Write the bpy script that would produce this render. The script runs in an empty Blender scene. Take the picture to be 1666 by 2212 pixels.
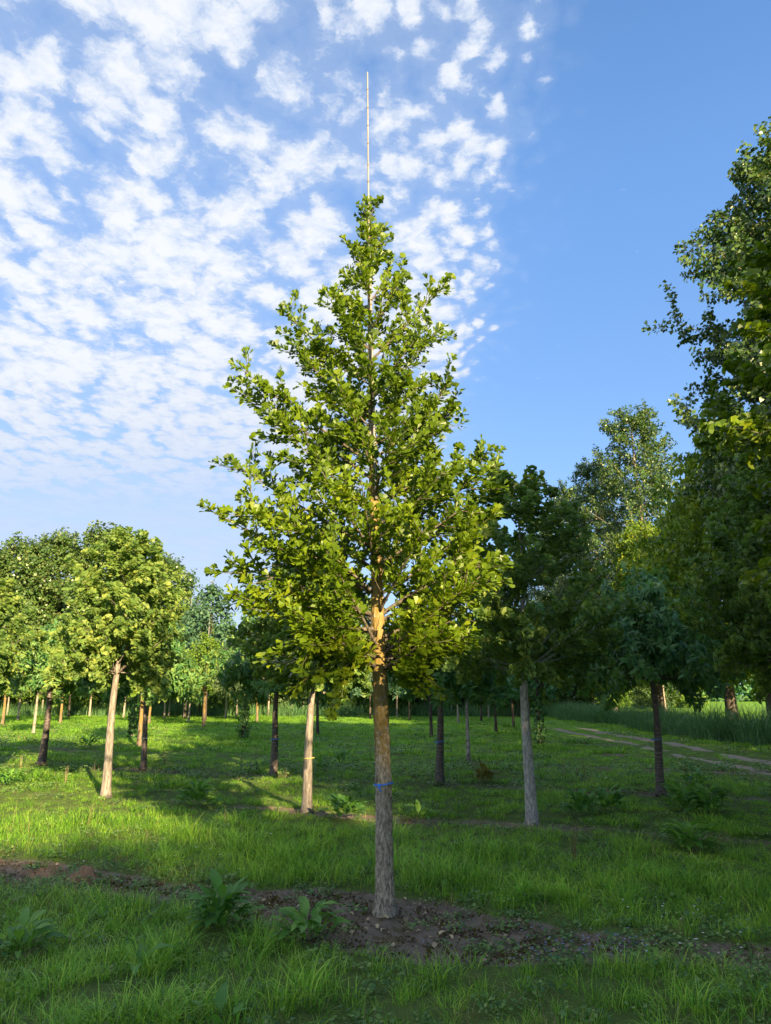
import bpy, math, random
import numpy as np
from mathutils import Vector, Matrix

random.seed(7)
SC = bpy.context.scene
COL = SC.collection

# ------------------------------------------------------------------ camera
PITCH = math.radians(14.2)
CAM_H = 1.65
FPX, CX, CY = 1555.0, 833.0, 1106.0           # focal length and centre, in units of a 1666 x 2212 frame
cam_d = bpy.data.cameras.new('camera')
cam = bpy.data.objects.new('camera', cam_d)
COL.objects.link(cam)
cam.location = (0, 0, CAM_H)
cam.rotation_euler = (math.pi / 2 + PITCH, 0, 0)
cam_d.sensor_fit = 'VERTICAL'
cam_d.sensor_height = 36
cam_d.lens = 36 * FPX / 2212
cam_d.clip_start = 0.05
cam_d.clip_end = 3000
SC.camera = cam

# ------------------------------------------------------------------ view
SC.view_settings.view_transform = 'Standard'
SC.view_settings.look = 'None'
SC.view_settings.exposure = 2.15
SC.view_settings.gamma = 1
SC.view_settings.use_curve_mapping = False
SC.render.engine = 'CYCLES'
SC.cycles.max_bounces = 8
SC.cycles.transparent_max_bounces = 4
SC.cycles.diffuse_bounces = 6
SC.cycles.transmission_bounces = 4
SC.cycles.use_denoising = True

# ------------------------------------------------------------------ sun + sky
SUN_AZ = math.radians(25)      # the sun stands behind the camera, this far round to the right
SUN_EL = math.radians(20)
tr = Vector((-math.sin(SUN_AZ) * math.cos(SUN_EL), math.cos(SUN_AZ) * math.cos(SUN_EL), -math.sin(SUN_EL)))
sun_d = bpy.data.lights.new('sun', 'SUN')
sun_d.energy = 3.8
sun_d.angle = math.radians(0.6)
sun_d.color = (1.0, 0.77, 0.44)
sun = bpy.data.objects.new('sun', sun_d)
COL.objects.link(sun)
sun.rotation_euler = tr.to_track_quat('-Z', 'Y').to_euler()
sun.location = (30, -60, 40)


class NT:
    """small helper to write node trees"""
    def __init__(self, tree):
        self.t = tree
        self.n = tree.nodes
        self.l = tree.links

    def node(self, kind, **kw):
        nd = self.n.new(kind)
        ins = kw.pop('ins', {})
        for k, v in kw.items():
            setattr(nd, k, v)
        for k, v in ins.items():
            self.set(nd.inputs[k], v)
        return nd

    def set(self, sock, v):
        if isinstance(v, bpy.types.NodeSocket):
            self.l.new(v, sock)
        elif isinstance(v, bpy.types.Node):
            self.l.new(v.outputs[0], sock)
        else:
            if isinstance(v, tuple) and len(v) == 3 and sock.type == 'RGBA':
                v = (*v, 1)
            sock.default_value = v

    def math(self, op, a, b=None, c=None, clamp=False):
        nd = self.n.new('ShaderNodeMath')
        nd.operation = op
        nd.use_clamp = clamp
        for i, v in enumerate((a, b, c)):
            if v is not None:
                self.set(nd.inputs[i], v)
        return nd.outputs[0]

    def smooth(self, v, lo, hi, a=0.0, b=1.0):
        nd = self.n.new('ShaderNodeMapRange')
        nd.interpolation_type = 'SMOOTHSTEP'
        self.set(nd.inputs['Value'], v)
        nd.inputs['From Min'].default_value = lo
        nd.inputs['From Max'].default_value = hi
        nd.inputs['To Min'].default_value = a
        nd.inputs['To Max'].default_value = b
        return nd.outputs[0]

    def mix(self, f, a, b, blend='MIX'):
        nd = self.n.new('ShaderNodeMix')
        nd.data_type = 'RGBA'
        nd.blend_type = blend
        self.set(nd.inputs[0], f)
        self.set(nd.inputs[6], a)
        self.set(nd.inputs[7], b)
        return nd.outputs[2]

    def noise(self, vec, scale, detail=3.0, rough=0.55, dist=0.0):
        nd = self.n.new('ShaderNodeTexNoise')
        self.set(nd.inputs['Vector'], vec)
        nd.inputs['Scale'].default_value = scale
        nd.inputs['Detail'].default_value = detail
        nd.inputs['Roughness'].default_value = rough
        nd.inputs['Distortion'].default_value = dist
        return nd.outputs[0]

    def mapping(self, vec, scale=(1, 1, 1), loc=(0, 0, 0)):
        nd = self.n.new('ShaderNodeMapping')
        self.set(nd.inputs['Vector'], vec)
        nd.inputs['Scale'].default_value = scale
        nd.inputs['Location'].default_value = loc
        return nd.outputs[0]


def make_world():
    w = bpy.data.worlds.new('World')
    SC.world = w
    w.use_nodes = True
    g = NT(w.node_tree)
    g.n.clear()
    out = g.node('ShaderNodeOutputWorld')
    bg = g.node('ShaderNodeBackground')
    bg.inputs['Strength'].default_value = 0.10
    g.l.new(bg.outputs[0], out.inputs[0])
    sky = g.node('ShaderNodeTexSky', sky_type='NISHITA')
    sky.sun_disc = False
    sky.sun_elevation = SUN_EL
    sky.sun_rotation = math.pi - SUN_AZ
    sky.altitude = 0
    sky.air_density = 1.0
    sky.dust_density = 0.6
    sky.ozone_density = 1.0
    tc = g.node('ShaderNodeTexCoord')
    sep = g.node('ShaderNodeSeparateXYZ', ins={0: tc.outputs['Generated']})
    zz = g.math('ADD', g.math('MAXIMUM', sep.outputs[2], 0.0), 0.05)
    X = g.math('DIVIDE', sep.outputs[0], zz)
    Y = g.math('DIVIDE', sep.outputs[1], zz)
    p = g.node('ShaderNodeCombineXYZ', ins={0: X, 1: Y, 2: 0.0}).outputs[0]
    # warp a little so the puffs are not round
    wn = g.node('ShaderNodeTexNoise', ins={'Vector': p, 'Scale': 9.0, 'Detail': 5.0, 'Roughness': 0.65})
    wv = g.node('ShaderNodeVectorMath', operation='SUBTRACT', ins={0: wn.outputs['Color'], 1: (0.5, 0.5, 0.5)})
    ws = g.node('ShaderNodeVectorMath', operation='SCALE', ins={0: wv.outputs[0], 'Scale': 0.085})
    pw = g.node('ShaderNodeVectorMath', operation='ADD', ins={0: p, 1: ws.outputs[0]}).outputs[0]
    # streets of cloudlets: cells a little longer along the streets than across them
    pr = g.node('ShaderNodeMapping', ins={'Vector': pw})
    pr.inputs['Rotation'].default_value = (0, 0, math.radians(38))
    pr.inputs['Scale'].default_value = (1.0, 0.72, 1.0)
    vo = g.node('ShaderNodeTexVoronoi', feature='SMOOTH_F1', ins={'Vector': pr.outputs[0], 'Scale': 13.5, 'Smoothness': 0.35, 'Randomness': 0.95})
    vo2 = g.node('ShaderNodeTexVoronoi', feature='SMOOTH_F1', ins={'Vector': pr.outputs[0], 'Scale': 25.0, 'Smoothness': 0.4, 'Randomness': 1.0})
    puff = g.math('SUBTRACT', 1.0, g.math('MULTIPLY', vo.outputs['Distance'], 1.15))
    puff2 = g.math('SUBTRACT', 1.0, g.math('MULTIPLY', vo2.outputs['Distance'], 1.15))
    small = g.smooth(X, -0.15, 0.2)
    puff = g.math('ADD', g.math('MULTIPLY', puff, g.math('SUBTRACT', 0.72, g.math('MULTIPLY', small, 0.40))), g.math('MULTIPLY', puff2, g.math('ADD', 0.28, g.math('MULTIPLY', small, 0.40))))
    fine = g.noise(pw, 34.0, 6.0, 0.62)
    mid = g.noise(p, 4.6, 3.0, 0.5)
    big = g.noise(p, 1.3, 2.0, 0.5)
    # the sheet of cloud ends along a line right of the middle
    edge = g.math('ADD', X, g.math('MULTIPLY', g.math('SUBTRACT', mid, 0.5), 0.30))
    cover = g.smooth(edge, 0.34, 0.16)
    cover_wide = g.smooth(edge, 0.45, 0.05)
    thick = g.smooth(X, 0.10, -0.45)
    s = g.math('MULTIPLY', puff, 0.85)
    s = g.math('ADD', s, g.math('MULTIPLY', fine, 0.42))
    s = g.math('ADD', s, g.math('MULTIPLY', mid, 0.50))
    s = g.math('ADD', s, g.math('MULTIPLY', thick, 0.08))
    s = g.math('ADD', s, g.math('MULTIPLY', g.smooth(Y, 0.85, 1.7), 0.10))
    s = g.math('SUBTRACT', s, g.math('MULTIPLY', g.math('SUBTRACT', 1.0, cover), 0.60))
    hz = g.smooth(Y, 4.6, 1.9, 0.22, 1.0)
    a1 = g.math('MULTIPLY', g.smooth(s, 0.62, 1.00), hz)
    veil = g.math('MULTIPLY', cover_wide, g.smooth(s, 0.30, 0.85, 0.04, 0.34))
    low = g.math('MULTIPLY', g.smooth(sep.outputs[0], 0.22, -0.28), g.smooth(Y, 1.3, 3.6, 0.0, 0.72))
    low = g.math('MULTIPLY', low, g.smooth(mid, 0.15, 0.6, 0.72, 1.0))
    alpha = g.math('MAXIMUM', g.math('MAXIMUM', g.math('MULTIPLY', a1, 0.95), veil), low)
    alpha = g.math('MULTIPLY', alpha, g.smooth(sep.outputs[2], -0.02, 0.02))
    # blue of the sky, and white cloud with a cool, slightly darker thick middle
    z = sep.outputs[2]
    grad = g.mix(g.smooth(z, 0.0, 0.62), (0.78, 1.30, 2.2), (0.42, 0.94, 1.98))
    grad = g.mix(g.smooth(z, 0.55, 0.9), grad, (0.21, 0.57, 1.32))
    grad = g.mix(g.smooth(z, -0.01, -0.04), grad, (0.3, 0.3, 0.2))
    blue = g.mix(0.72, g.mix(1.0, sky.outputs[0], (0.5, 0.6, 0.75), 'MULTIPLY'), grad)
    cl = g.mix(g.smooth(g.math('ADD', s, g.math('MULTIPLY', g.math('SUBTRACT', fine, 0.5), 0.7)), 0.72, 1.25), CLOUD_B, CLOUD_A)
    cl = g.mix(g.smooth(Y, 1.4, 3.4, 0.0, 0.9), cl, CLOUD_LOW)
    colr = g.mix(alpha, blue, cl)
    g.l.new(colr, bg.inputs[0])


CLOUD_A = (2.2, 2.25, 2.32)
CLOUD_B = (1.55, 1.78, 2.2)
CLOUD_LOW = (1.42, 1.60, 1.95)
make_world()

# ------------------------------------------------------------------ maths helpers
cp, sp = math.cos(PITCH), math.sin(PITCH)


def ray(px, py):
    a, b = (px - CX) / FPX, -(py - CY) / FPX
    return np.array([a, cp - b * sp, sp + b * cp])


def G(px, py, z=0.0):
    """ground point seen at a place of the photograph"""
    d = ray(px, py)
    t = (z - CAM_H) / d[2]
    return np.array([d[0] * t, d[1] * t, z])


def D(px, py, y):
    """point seen at a place of the photograph, at distance y"""
    d = ray(px, py)
    t = y / d[1]
    return np.array([d[0] * t, y, CAM_H + d[2] * t])


def _hash(ix, iy, iz, seed):
    h = (ix.astype(np.int64) * 374761393 + iy.astype(np.int64) * 668265263 + iz.astype(np.int64) * 2147483647 + seed * 974711) & 0xffffffff
    h = ((h ^ (h >> 13)) * 1274126177) & 0xffffffff
    h = h ^ (h >> 16)
    return (h & 0xffffff) / float(0xffffff)


def vnoise(x, y, z=None, seed=0):
    x = np.asarray(x, float)
    y = np.asarray(y, float)
    z = np.zeros_like(x) if z is None else np.asarray(z, float)
    ix, iy, iz = np.floor(x), np.floor(y), np.floor(z)
    fx, fy, fz = x - ix, y - iy, z - iz
    fx, fy, fz = [f * f * (3 - 2 * f) for f in (fx, fy, fz)]
    r = 0
    for dx in (0, 1):
        for dy in (0, 1):
            for dz in (0, 1):
                w = (fx if dx else 1 - fx) * (fy if dy else 1 - fy) * (fz if dz else 1 - fz)
                r = r + w * _hash(ix + dx, iy + dy, iz + dz, seed)
    return r


def fbm(x, y, z=None, o=3, seed=0):
    r, a, s = 0, 0.5, 0
    f = 1.0
    for k in range(o):
        r = r + a * vnoise(x * f, y * f, None if z is None else z * f, seed + k * 17)
        s += a
        a *= 0.5
        f *= 2.03
    return r / s


def sstep(v, lo, hi):
    t = np.clip((v - lo) / (hi - lo), 0, 1)
    return t * t * (3 - 2 * t)


def nrm(v):
    v = np.asarray(v, float)
    return v / np.maximum(np.linalg.norm(v, axis=-1, keepdims=True), 1e-9)


# ------------------------------------------------------------------ mesh helpers
def mesh_from(name, verts, faces, smooth=False, attrs=None, mats=()):
    """faces: list of (n,k) integer arrays"""
    me = bpy.data.meshes.new(name)
    verts = np.asarray(verts, np.float32)
    faces = [np.asarray(f, np.int32) for f in faces if len(f)]
    me.vertices.add(len(verts))
    me.vertices.foreach_set('co', verts.ravel())
    nl = sum(f.size for f in faces)
    npoly = sum(len(f) for f in faces)
    me.loops.add(nl)
    me.polygons.add(npoly)
    me.loops.foreach_set('vertex_index', np.concatenate([f.ravel() for f in faces]))
    tot = np.concatenate([np.full(len(f), f.shape[1], np.int32) for f in faces])
    st = np.zeros(npoly, np.int32)
    st[1:] = np.cumsum(tot)[:-1]
    me.polygons.foreach_set('loop_start', st)
    me.polygons.foreach_set('loop_total', tot)
    me.polygons.foreach_set('use_smooth', np.full(npoly, smooth, bool))
    for k, v in (attrs or {}).items():
        a = me.attributes.new(k, 'FLOAT', 'POINT')
        a.data.foreach_set('value', np.asarray(v, np.float32))
    for m in mats:
        me.materials.append(m)
    me.update(calc_edges=True)
    return me


class MB:
    """collects pieces of geometry that belong to one mesh"""
    def __init__(self):
        self.v, self.q, self.t, self.a, self.n = [], [], [], [], 0

    def add(self, v, q=None, t=None, a=0.5):
        v = np.asarray(v, float)
        self.v.append(v)
        if q is not None and len(q):
            self.q.append(np.asarray(q) + self.n)
        if t is not None and len(t):
            self.t.append(np.asarray(t) + self.n)
        self.a.append(np.broadcast_to(np.asarray(a, float), (len(v),)))
        self.n += len(v)

    def tube(self, pts, rad, seg=8, cap=True, a=0.5, disp=None):
        pts = np.asarray(pts, float)
        n = len(pts)
        rad = np.broadcast_to(np.asarray(rad, float), (n,))
        tan = nrm(np.gradient(pts, axis=0))
        u = np.cross(tan[0], (0.31, 0.95, 0.05))
        u = nrm(u)
        U = np.zeros((n, 3))
        for i in range(n):
            u = nrm(u - tan[i] * np.dot(u, tan[i]))
            U[i] = u
        W = np.cross(tan, U)
        th = np.arange(seg) * 2 * math.pi / seg
        r = rad[:, None] * np.ones((n, seg))
        if disp is not None:
            r = r + disp(np.arange(n)[:, None] / max(n - 1, 1), th[None, :], pts)
        v = pts[:, None, :] + r[:, :, None] * (np.cos(th)[None, :, None] * U[:, None, :] + np.sin(th)[None, :, None] * W[:, None, :])
        i = np.arange(n - 1)[:, None] * seg
        j = np.arange(seg)[None, :]
        k = (np.arange(seg)[None, :] + 1) % seg
        q = np.stack([i + j, i + k, i + seg + k, i + seg + j], -1).reshape(-1, 4)
        v = v.reshape(-1, 3)
        t = None
        if cap:
            v = np.vstack([v, pts[-1:] + tan[-1:] * rad[-1] * 0.3, pts[:1]])
            b = (n - 1) * seg
            jj = np.arange(seg)
            kk = (jj + 1) % seg
            t = np.vstack([np.stack([b + jj, b + kk, np.full(seg, n * seg)], -1),
                           np.stack([kk, jj, np.full(seg, n * seg + 1)], -1)])
        self.add(v, q, t, a)

    def leaves(self, proto, P, Dv, N, S, tint):
        pv, pt = proto
        P, Dv, N = np.asarray(P, float), nrm(Dv), np.asarray(N, float)
        N = nrm(N - Dv * np.sum(N * Dv, -1, keepdims=True))
        X = np.cross(Dv, N)
        S = np.broadcast_to(np.asarray(S, float), (len(P),))
        v = P[:, None, :] + S[:, None, None] * (pv[None, :, 0:1] * X[:, None, :] + pv[None, :, 1:2] * Dv[:, None, :] + pv[None, :, 2:3] * N[:, None, :])
        n, k = len(P), len(pv)
        t = (pt[None] + (np.arange(n) * k)[:, None, None]).reshape(-1, 3)
        self.add(v.reshape(-1, 3), None, t, np.repeat(tint, k))

    def mesh(self, name, mat, smooth=False):
        fs = []
        if self.q:
            fs.append(np.concatenate(self.q))
        if self.t:
            fs.append(np.concatenate(self.t))
        return mesh_from(name, np.concatenate(self.v), fs, smooth, {'tint': np.concatenate(self.a)}, [mat])


def link(name, me, parent=None, loc=None):
    o = bpy.data.objects.new(name, me)
    COL.objects.link(o)
    if parent is not None:
        o.parent = parent
    if loc is not None:
        o.location = tuple(float(c) for c in loc)
    return o


def tag(o, label=None, cat=None, group=None, kind=None):
    if label:
        o['label'] = label
    if cat:
        o['category'] = cat
    if group:
        o['group'] = group
    if kind:
        o['kind'] = kind
    return o


def thing(name, label, cat, loc=(0, 0, 0), rz=0.0, group=None):
    o = link(name, None, None, loc)
    o.empty_display_size = 0.2
    o.rotation_euler = (0, 0, rz)
    return tag(o, label, cat, group)


# ------------------------------------------------------------------ materials
def mat_new(name):
    m = bpy.data.materials.new(name)
    m.use_nodes = True
    g = NT(m.node_tree)
    g.n.clear()
    out = g.node('ShaderNodeOutputMaterial')
    return m, g, out


def leaf_mat(name, dark, mid, light, trans=0.36, rough=0.5, spec=0.35, rnd=0.25, tcol=None, nup=0.22):
    m, g, out = mat_new(name)
    at = g.node('ShaderNodeAttribute', attribute_name='tint')
    oi = g.node('ShaderNodeObjectInfo')
    f = g.math('ADD', at.outputs['Fac'], g.math('MULTIPLY', g.math('SUBTRACT', oi.outputs['Random'], 0.5), rnd))
    geo = g.node('ShaderNodeNewGeometry')
    f = g.math('ADD', f, g.math('MULTIPLY', g.math('SUBTRACT', g.noise(geo.outputs['Position'], 1.3, 3), 0.5), 0.9))
    c = g.mix(g.smooth(f, 0.0, 0.55), dark, mid)
    c = g.mix(g.smooth(f, 0.5, 1.05), c, light)
    b = g.node('ShaderNodeBsdfPrincipled', ins={'Base Color': c, 'Roughness': rough, 'Specular IOR Level': spec})
    # leaves and blades catch light from above: their shading leans towards the sky
    nv_ = g.node('ShaderNodeVectorMath', operation='SCALE', ins={0: geo.outputs['Normal'], 'Scale': 1.0 - nup})
    na_ = g.node('ShaderNodeVectorMath', operation='ADD', ins={0: nv_.outputs[0], 1: (0, 0, nup)})
    nn_ = g.node('ShaderNodeVectorMath', operation='NORMALIZE', ins={0: na_.outputs[0]})
    g.l.new(nn_.outputs[0], b.inputs['Normal'])
    tl = g.node('ShaderNodeBsdfTranslucent', ins={'Color': g.mix(1.0, c, tcol or (1.25, 1.35, 0.55), 'MULTIPLY')})
    mx = g.node('ShaderNodeMixShader', ins={0: trans, 1: b.outputs[0], 2: tl.outputs[0]})
    g.l.new(mx.outputs[0], out.inputs[0])
    return m


def bark_mat(name, dark, light, zs=0.22, scale=26.0, rough=0.9, bump=0.5, lichen=None, lich_lo=0.0, lich_hi=9.0, lich_amt=0.5, band=None, spec=0.2):
    m, g, out = mat_new(name)
    tc = g.node('ShaderNodeTexCoord')
    oc = tc.outputs['Object']
    mp = g.mapping(oc, (1, 1, zs))
    n1 = g.noise(mp, scale, 5, 0.65, 0.6)
    n2 = g.noise(oc, 7.0, 4, 0.6)
    f = g.smooth(n1, 0.36, 0.62)
    c = g.mix(f, dark, light)
    c = g.mix(g.math('MULTIPLY', g.smooth(n2, 0.4, 0.75), 0.5), c, tuple(0.7 * x for x in light))
    h = n1
    if band:
        mb = g.mapping(oc, (1, 1, 9.0))
        nb = g.noise(mb, 6.0, 3, 0.6)
        fb = g.smooth(nb, 0.56, 0.68)
        c = g.mix(fb, c, band)
        h = g.math('ADD', n1, g.math('MULTIPLY', fb, 0.5))
    if lichen:
        sp_ = g.node('ShaderNodeSeparateXYZ', ins={0: oc})
        z = sp_.outputs[2]
        zone = g.math('MULTIPLY', g.smooth(z, lich_lo - 1.0, lich_lo + 0.55), g.smooth(z, lich_hi + 0.8, lich_hi - 0.4))
        nl = g.noise(oc, 30.0, 6, 0.75)
        nl2 = g.noise(oc, 4.0, 2, 0.5)
        fl = g.math('ADD', nl, g.math('MULTIPLY', zone, lich_amt))
        fl = g.math('ADD', fl, g.math('MULTIPLY', g.math('SUBTRACT', nl2, 0.5), 0.45))
        fl = g.smooth(fl, 0.66, 0.80)
        lc = g.mix(g.noise(oc, 60, 3), tuple(0.6 * x for x in lichen), tuple(1.2 * x for x in lichen))
        c = g.mix(g.math('MULTIPLY', fl, 0.82), c, lc)
    b = g.node('ShaderNodeBsdfPrincipled', ins={'Base Color': c, 'Roughness': rough, 'Specular IOR Level': spec})
    bp = g.node('ShaderNodeBump', ins={'Strength': bump, 'Distance': 0.02, 'Height': h})
    g.l.new(bp.outputs[0], b.inputs['Normal'])
    g.l.new(b.outputs[0], out.inputs[0])
    return m


def plain_mat(name, a, b_, scale=20.0, rough=0.7, spec=0.3, zs=1.0):
    m, g, out = mat_new(name)
    tc = g.node('ShaderNodeTexCoord')
    c = g.mix(g.noise(g.mapping(tc.outputs['Object'], (1, 1, zs)), scale, 4), a, b_)
    b = g.node('ShaderNodeBsdfPrincipled', ins={'Base Color': c, 'Roughness': rough, 'Specular IOR Level': spec})
    g.l.new(b.outputs[0], out.inputs[0])
    return m


M_GINKGO = leaf_mat('ginkgo_leaf', (0.0633, 0.1188, 0.0072), (0.1366, 0.2165, 0.0096), (0.2499, 0.3003, 0.0144), 0.34, 0.42, 0.4)
M_GINKGO_B = leaf_mat('ginkgo_leaf_dull', (0.083, 0.1629, 0.0393), (0.1716, 0.2714, 0.0591), (0.332, 0.3907, 0.0886), 0.38, 0.5, 0.3)
M_CHERRY = leaf_mat('cherry_leaf', (0.0658, 0.1702, 0.0513), (0.1345, 0.2837, 0.0798), (0.3286, 0.4256, 0.0998), 0.34, 0.38, 0.45)
M_MAPLE = leaf_mat('maple_leaf', (0.0576, 0.1275, 0.0153), (0.1346, 0.239, 0.0229), (0.2306, 0.3029, 0.0382), 0.3)
M_DARKT = leaf_mat('dark_leaf', (0.0488, 0.1371, 0.0584), (0.0912, 0.2286, 0.0846), (0.1678, 0.3354, 0.0974), 0.34)
M_BLUE = leaf_mat('blue_leaf', (0.0338, 0.0875, 0.0433), (0.0676, 0.1488, 0.0744), (0.1183, 0.2102, 0.0992), 0.15)
M_GREY = leaf_mat('grey_leaf', (0.0499, 0.0998, 0.0374), (0.0936, 0.156, 0.0562), (0.1622, 0.2246, 0.0842), 0.34)
M_POPLAR = leaf_mat('poplar_leaf', (0.0366, 0.0857, 0.0189), (0.0792, 0.145, 0.0301), (0.195, 0.2373, 0.0772), 0.2, 0.35, 0.5)
M_CHEST = leaf_mat('chestnut_leaf', (0.0784, 0.1497, 0.0251), (0.1763, 0.272, 0.032), (0.3916, 0.4078, 0.0357), 0.38)
M_GRASS = leaf_mat('grass_blade', (0.0921, 0.2272, 0.0207), (0.2628, 0.5701, 0.0435), (0.5826, 0.7948, 0.1028), 0.40, 0.5, 0.3, 0.35, None, 0.72)
M_REED = leaf_mat('reed_blade', (0.0546, 0.1414, 0.0501), (0.0887, 0.1997, 0.0715), (0.1638, 0.2829, 0.1001), 0.2, 0.5, 0.3, 0.3)
M_DOCK = leaf_mat('dock_leaf', (0.0562, 0.1683, 0.0312), (0.1123, 0.2711, 0.0444), (0.2058, 0.3739, 0.0668), 0.3, 0.55, 0.35)
M_WEED = leaf_mat('weed_leaf', (0.067, 0.1531, 0.0444), (0.1341, 0.2583, 0.0621), (0.249, 0.3444, 0.0888), 0.25)
M_YELLOW = leaf_mat('yellowing_leaf', (0.12, 0.13, 0.03), (0.22, 0.2, 0.04), (0.34, 0.29, 0.08), 0.25)
M_DRY = leaf_mat('dry_grass', (0.16, 0.12, 0.055), (0.26, 0.20, 0.09), (0.38, 0.31, 0.16), 0.34)
M_IVY = leaf_mat('ivy_leaf', (0.0338, 0.1013, 0.027), (0.0675, 0.1688, 0.0405), (0.135, 0.27, 0.0562), 0.15)

B_MAIN = bark_mat('ginkgo_bark_lichen', (0.14, 0.115, 0.08), (0.50, 0.43, 0.33), 0.42, 48, 0.92, 0.8, (0.28, 0.185, 0.03), 1.45, 3.7, 0.37)
B_GINKGO = bark_mat('ginkgo_bark', (0.12, 0.105, 0.09), (0.31, 0.27, 0.23), 0.2, 30, 0.9, 0.6)
B_LIMB = bark_mat('ginkgo_limb_bark', (0.075, 0.062, 0.048), (0.18, 0.15, 0.115), 0.5, 30, 0.9, 0.4)
B_CHERRY = bark_mat('cherry_bark', (0.035, 0.025, 0.024), (0.10, 0.075, 0.068), 0.8, 14, 0.45, 0.4, band=(0.22, 0.17, 0.15), spec=0.5)
B_GREY = bark_mat('grey_bark', (0.19, 0.18, 0.165), (0.50, 0.48, 0.45), 0.3, 40, 0.9, 0.7)
B_LICH = bark_mat('lichened_bark', (0.10, 0.075, 0.05), (0.25, 0.19, 0.13), 0.25, 24, 0.9, 0.5, (0.34, 0.20, 0.035), 0.4, 5.0, 0.24)
B_PALE = bark_mat('pale_bark', (0.16, 0.13, 0.10), (0.40, 0.34, 0.27), 0.3, 20, 0.9, 0.5)
B_DARK = bark_mat('dark_bark', (0.035, 0.028, 0.022), (0.12, 0.095, 0.075), 0.25, 14, 0.9, 0.6)
B_MOTTLE = bark_mat('mottled_bark', (0.10, 0.085, 0.07), (0.42, 0.38, 0.32), 0.9, 9, 0.9, 0.5)
M_BAMBOO = bark_mat('bamboo', (0.22, 0.215, 0.205), (0.33, 0.32, 0.305), 0.06, 60, 0.55, 0.15)
M_NODE = plain_mat('bamboo_node', (0.12, 0.09, 0.06), (0.24, 0.18, 0.11), 40)
M_BLUETAPE = plain_mat('blue_ribbon', (0.02, 0.18, 0.72), (0.04, 0.26, 0.82), 30, 0.35, 0.5)
M_YTAPE = plain_mat('yellow_tie', (0.45, 0.38, 0.08), (0.55, 0.47, 0.12), 30)
M_WTAPE = plain_mat('white_tie', (0.6, 0.6, 0.6), (0.75, 0.75, 0.75), 30)
M_OTAPE = plain_mat('orange_mark', (0.55, 0.16, 0.04), (0.65, 0.22, 0.06), 30)
M_CHIP = plain_mat('bark_chip', (0.42, 0.30, 0.15), (0.68, 0.56, 0.34), 60)
M_CLOD = plain_mat('soil_clod', (0.12, 0.085, 0.06), (0.25, 0.175, 0.12), 60, 0.95, 0.1)
M_FLOWER = plain_mat('blue_flower', (0.22, 0.34, 0.66), (0.40, 0.50, 0.78), 90)
M_WFLOWER = plain_mat('white_flower', (0.65, 0.62, 0.55), (0.75, 0.72, 0.66), 90)

# ------------------------------------------------------------------ ground
ROWS = [6.05, 10.75, 15.05, 19.5, 23.9, 28.3, 32.7, 37.1, 41.5, 45.9]
SLOPE = -0.40


def soil_mask(x, y):
    x = np.asarray(x, float)
    y = np.asarray(y, float)
    m = np.zeros_like(x)
    wob = (fbm(x * 0.9, y * 0.9, o=3, seed=3) - 0.5) * 0.5
    gate = fbm(x * 0.35, y * 0.35, o=2, seed=9)
    for i, c in enumerate(ROWS[:7]):
        d = (y - (c + SLOPE * x)) * 0.928
        if i == 0:
            d = d - 0.10 + 0.1 * np.exp(-(x / 1.2) ** 2)
            w = 0.30 + 0.34 * np.exp(-((x + 0.1) / 1.15) ** 2) + 0.16 * sstep(x, -1.6, -2.6) + 0.10 * sstep(x, 1.9, 2.6)
            k = np.clip(0.55 + 1.1 * np.exp(-((x + 0.1) / 1.1) ** 2) + 0.5 * sstep(x, -1.5, -2.4), 0, 1)
        else:
            w = 0.20 + 0.12 * gate
            k = sstep(gate, 0.36, 0.56) * (1.0 if i < 3 else 0.6)
        m = np.maximum(m, k * (1 - sstep(np.abs(d + wob * (0.7 if i == 0 else 0.4)), w * 0.6, w * 1.15)))
    return m


TRACK = (8.25, 9.65)


def rut_mask(x, y):
    wob = (fbm(x * 0.15, y * 0.15, o=2, seed=21) - 0.5) * 0.5
    ed = (fbm(x * 2.2, y * 1.1, o=3, seed=23) - 0.5) * 0.55
    m = np.zeros_like(np.asarray(x, float))
    for t, w in zip(TRACK, (0.15, 0.21)):
        m = np.maximum(m, 1 - sstep(np.abs(x - t - wob) + ed, w * 0.8, w * 1.25))
    return m * sstep(y, 5, 9) * (1 - sstep(y, 36, 40))


HOLE = G(60, 1878)


def gz(x, y):
    x = np.asarray(x, float)
    y = np.asarray(y, float)
    near = 1 - sstep(np.hypot(x, y), 25, 60)
    z = (fbm(x * 0.55, y * 0.55, o=3, seed=31) - 0.5) * 0.10 * (0.35 + 0.65 * near)
    z = z + (vnoise(x * 4, y * 4, seed=41) - 0.5) * 0.03 * near
    s = soil_mask(x, y)
    z = z - 0.045 * s * near + s * near * (fbm(x * 9, y * 9, o=3, seed=51) - 0.5) * 0.045
    z = z + 0.02 * rut_mask(x, y)
    z = z - 0.10 * np.exp(-((x - HOLE[0]) / 0.42) ** 2 - ((y - HOLE[1]) / 0.22) ** 2)
    return z


def axis(parts):
    r = []
    for a, b, s in parts:
        r.append(np.arange(a, b, s))
    r = np.concatenate(r)
    return r


def grow_axis(a, b, s0, k):
    r, p, s = [], a, s0
    while p < b:
        r.append(p)
        p += s
        s *= k
    r.append(b)
    return np.array(r)


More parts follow.
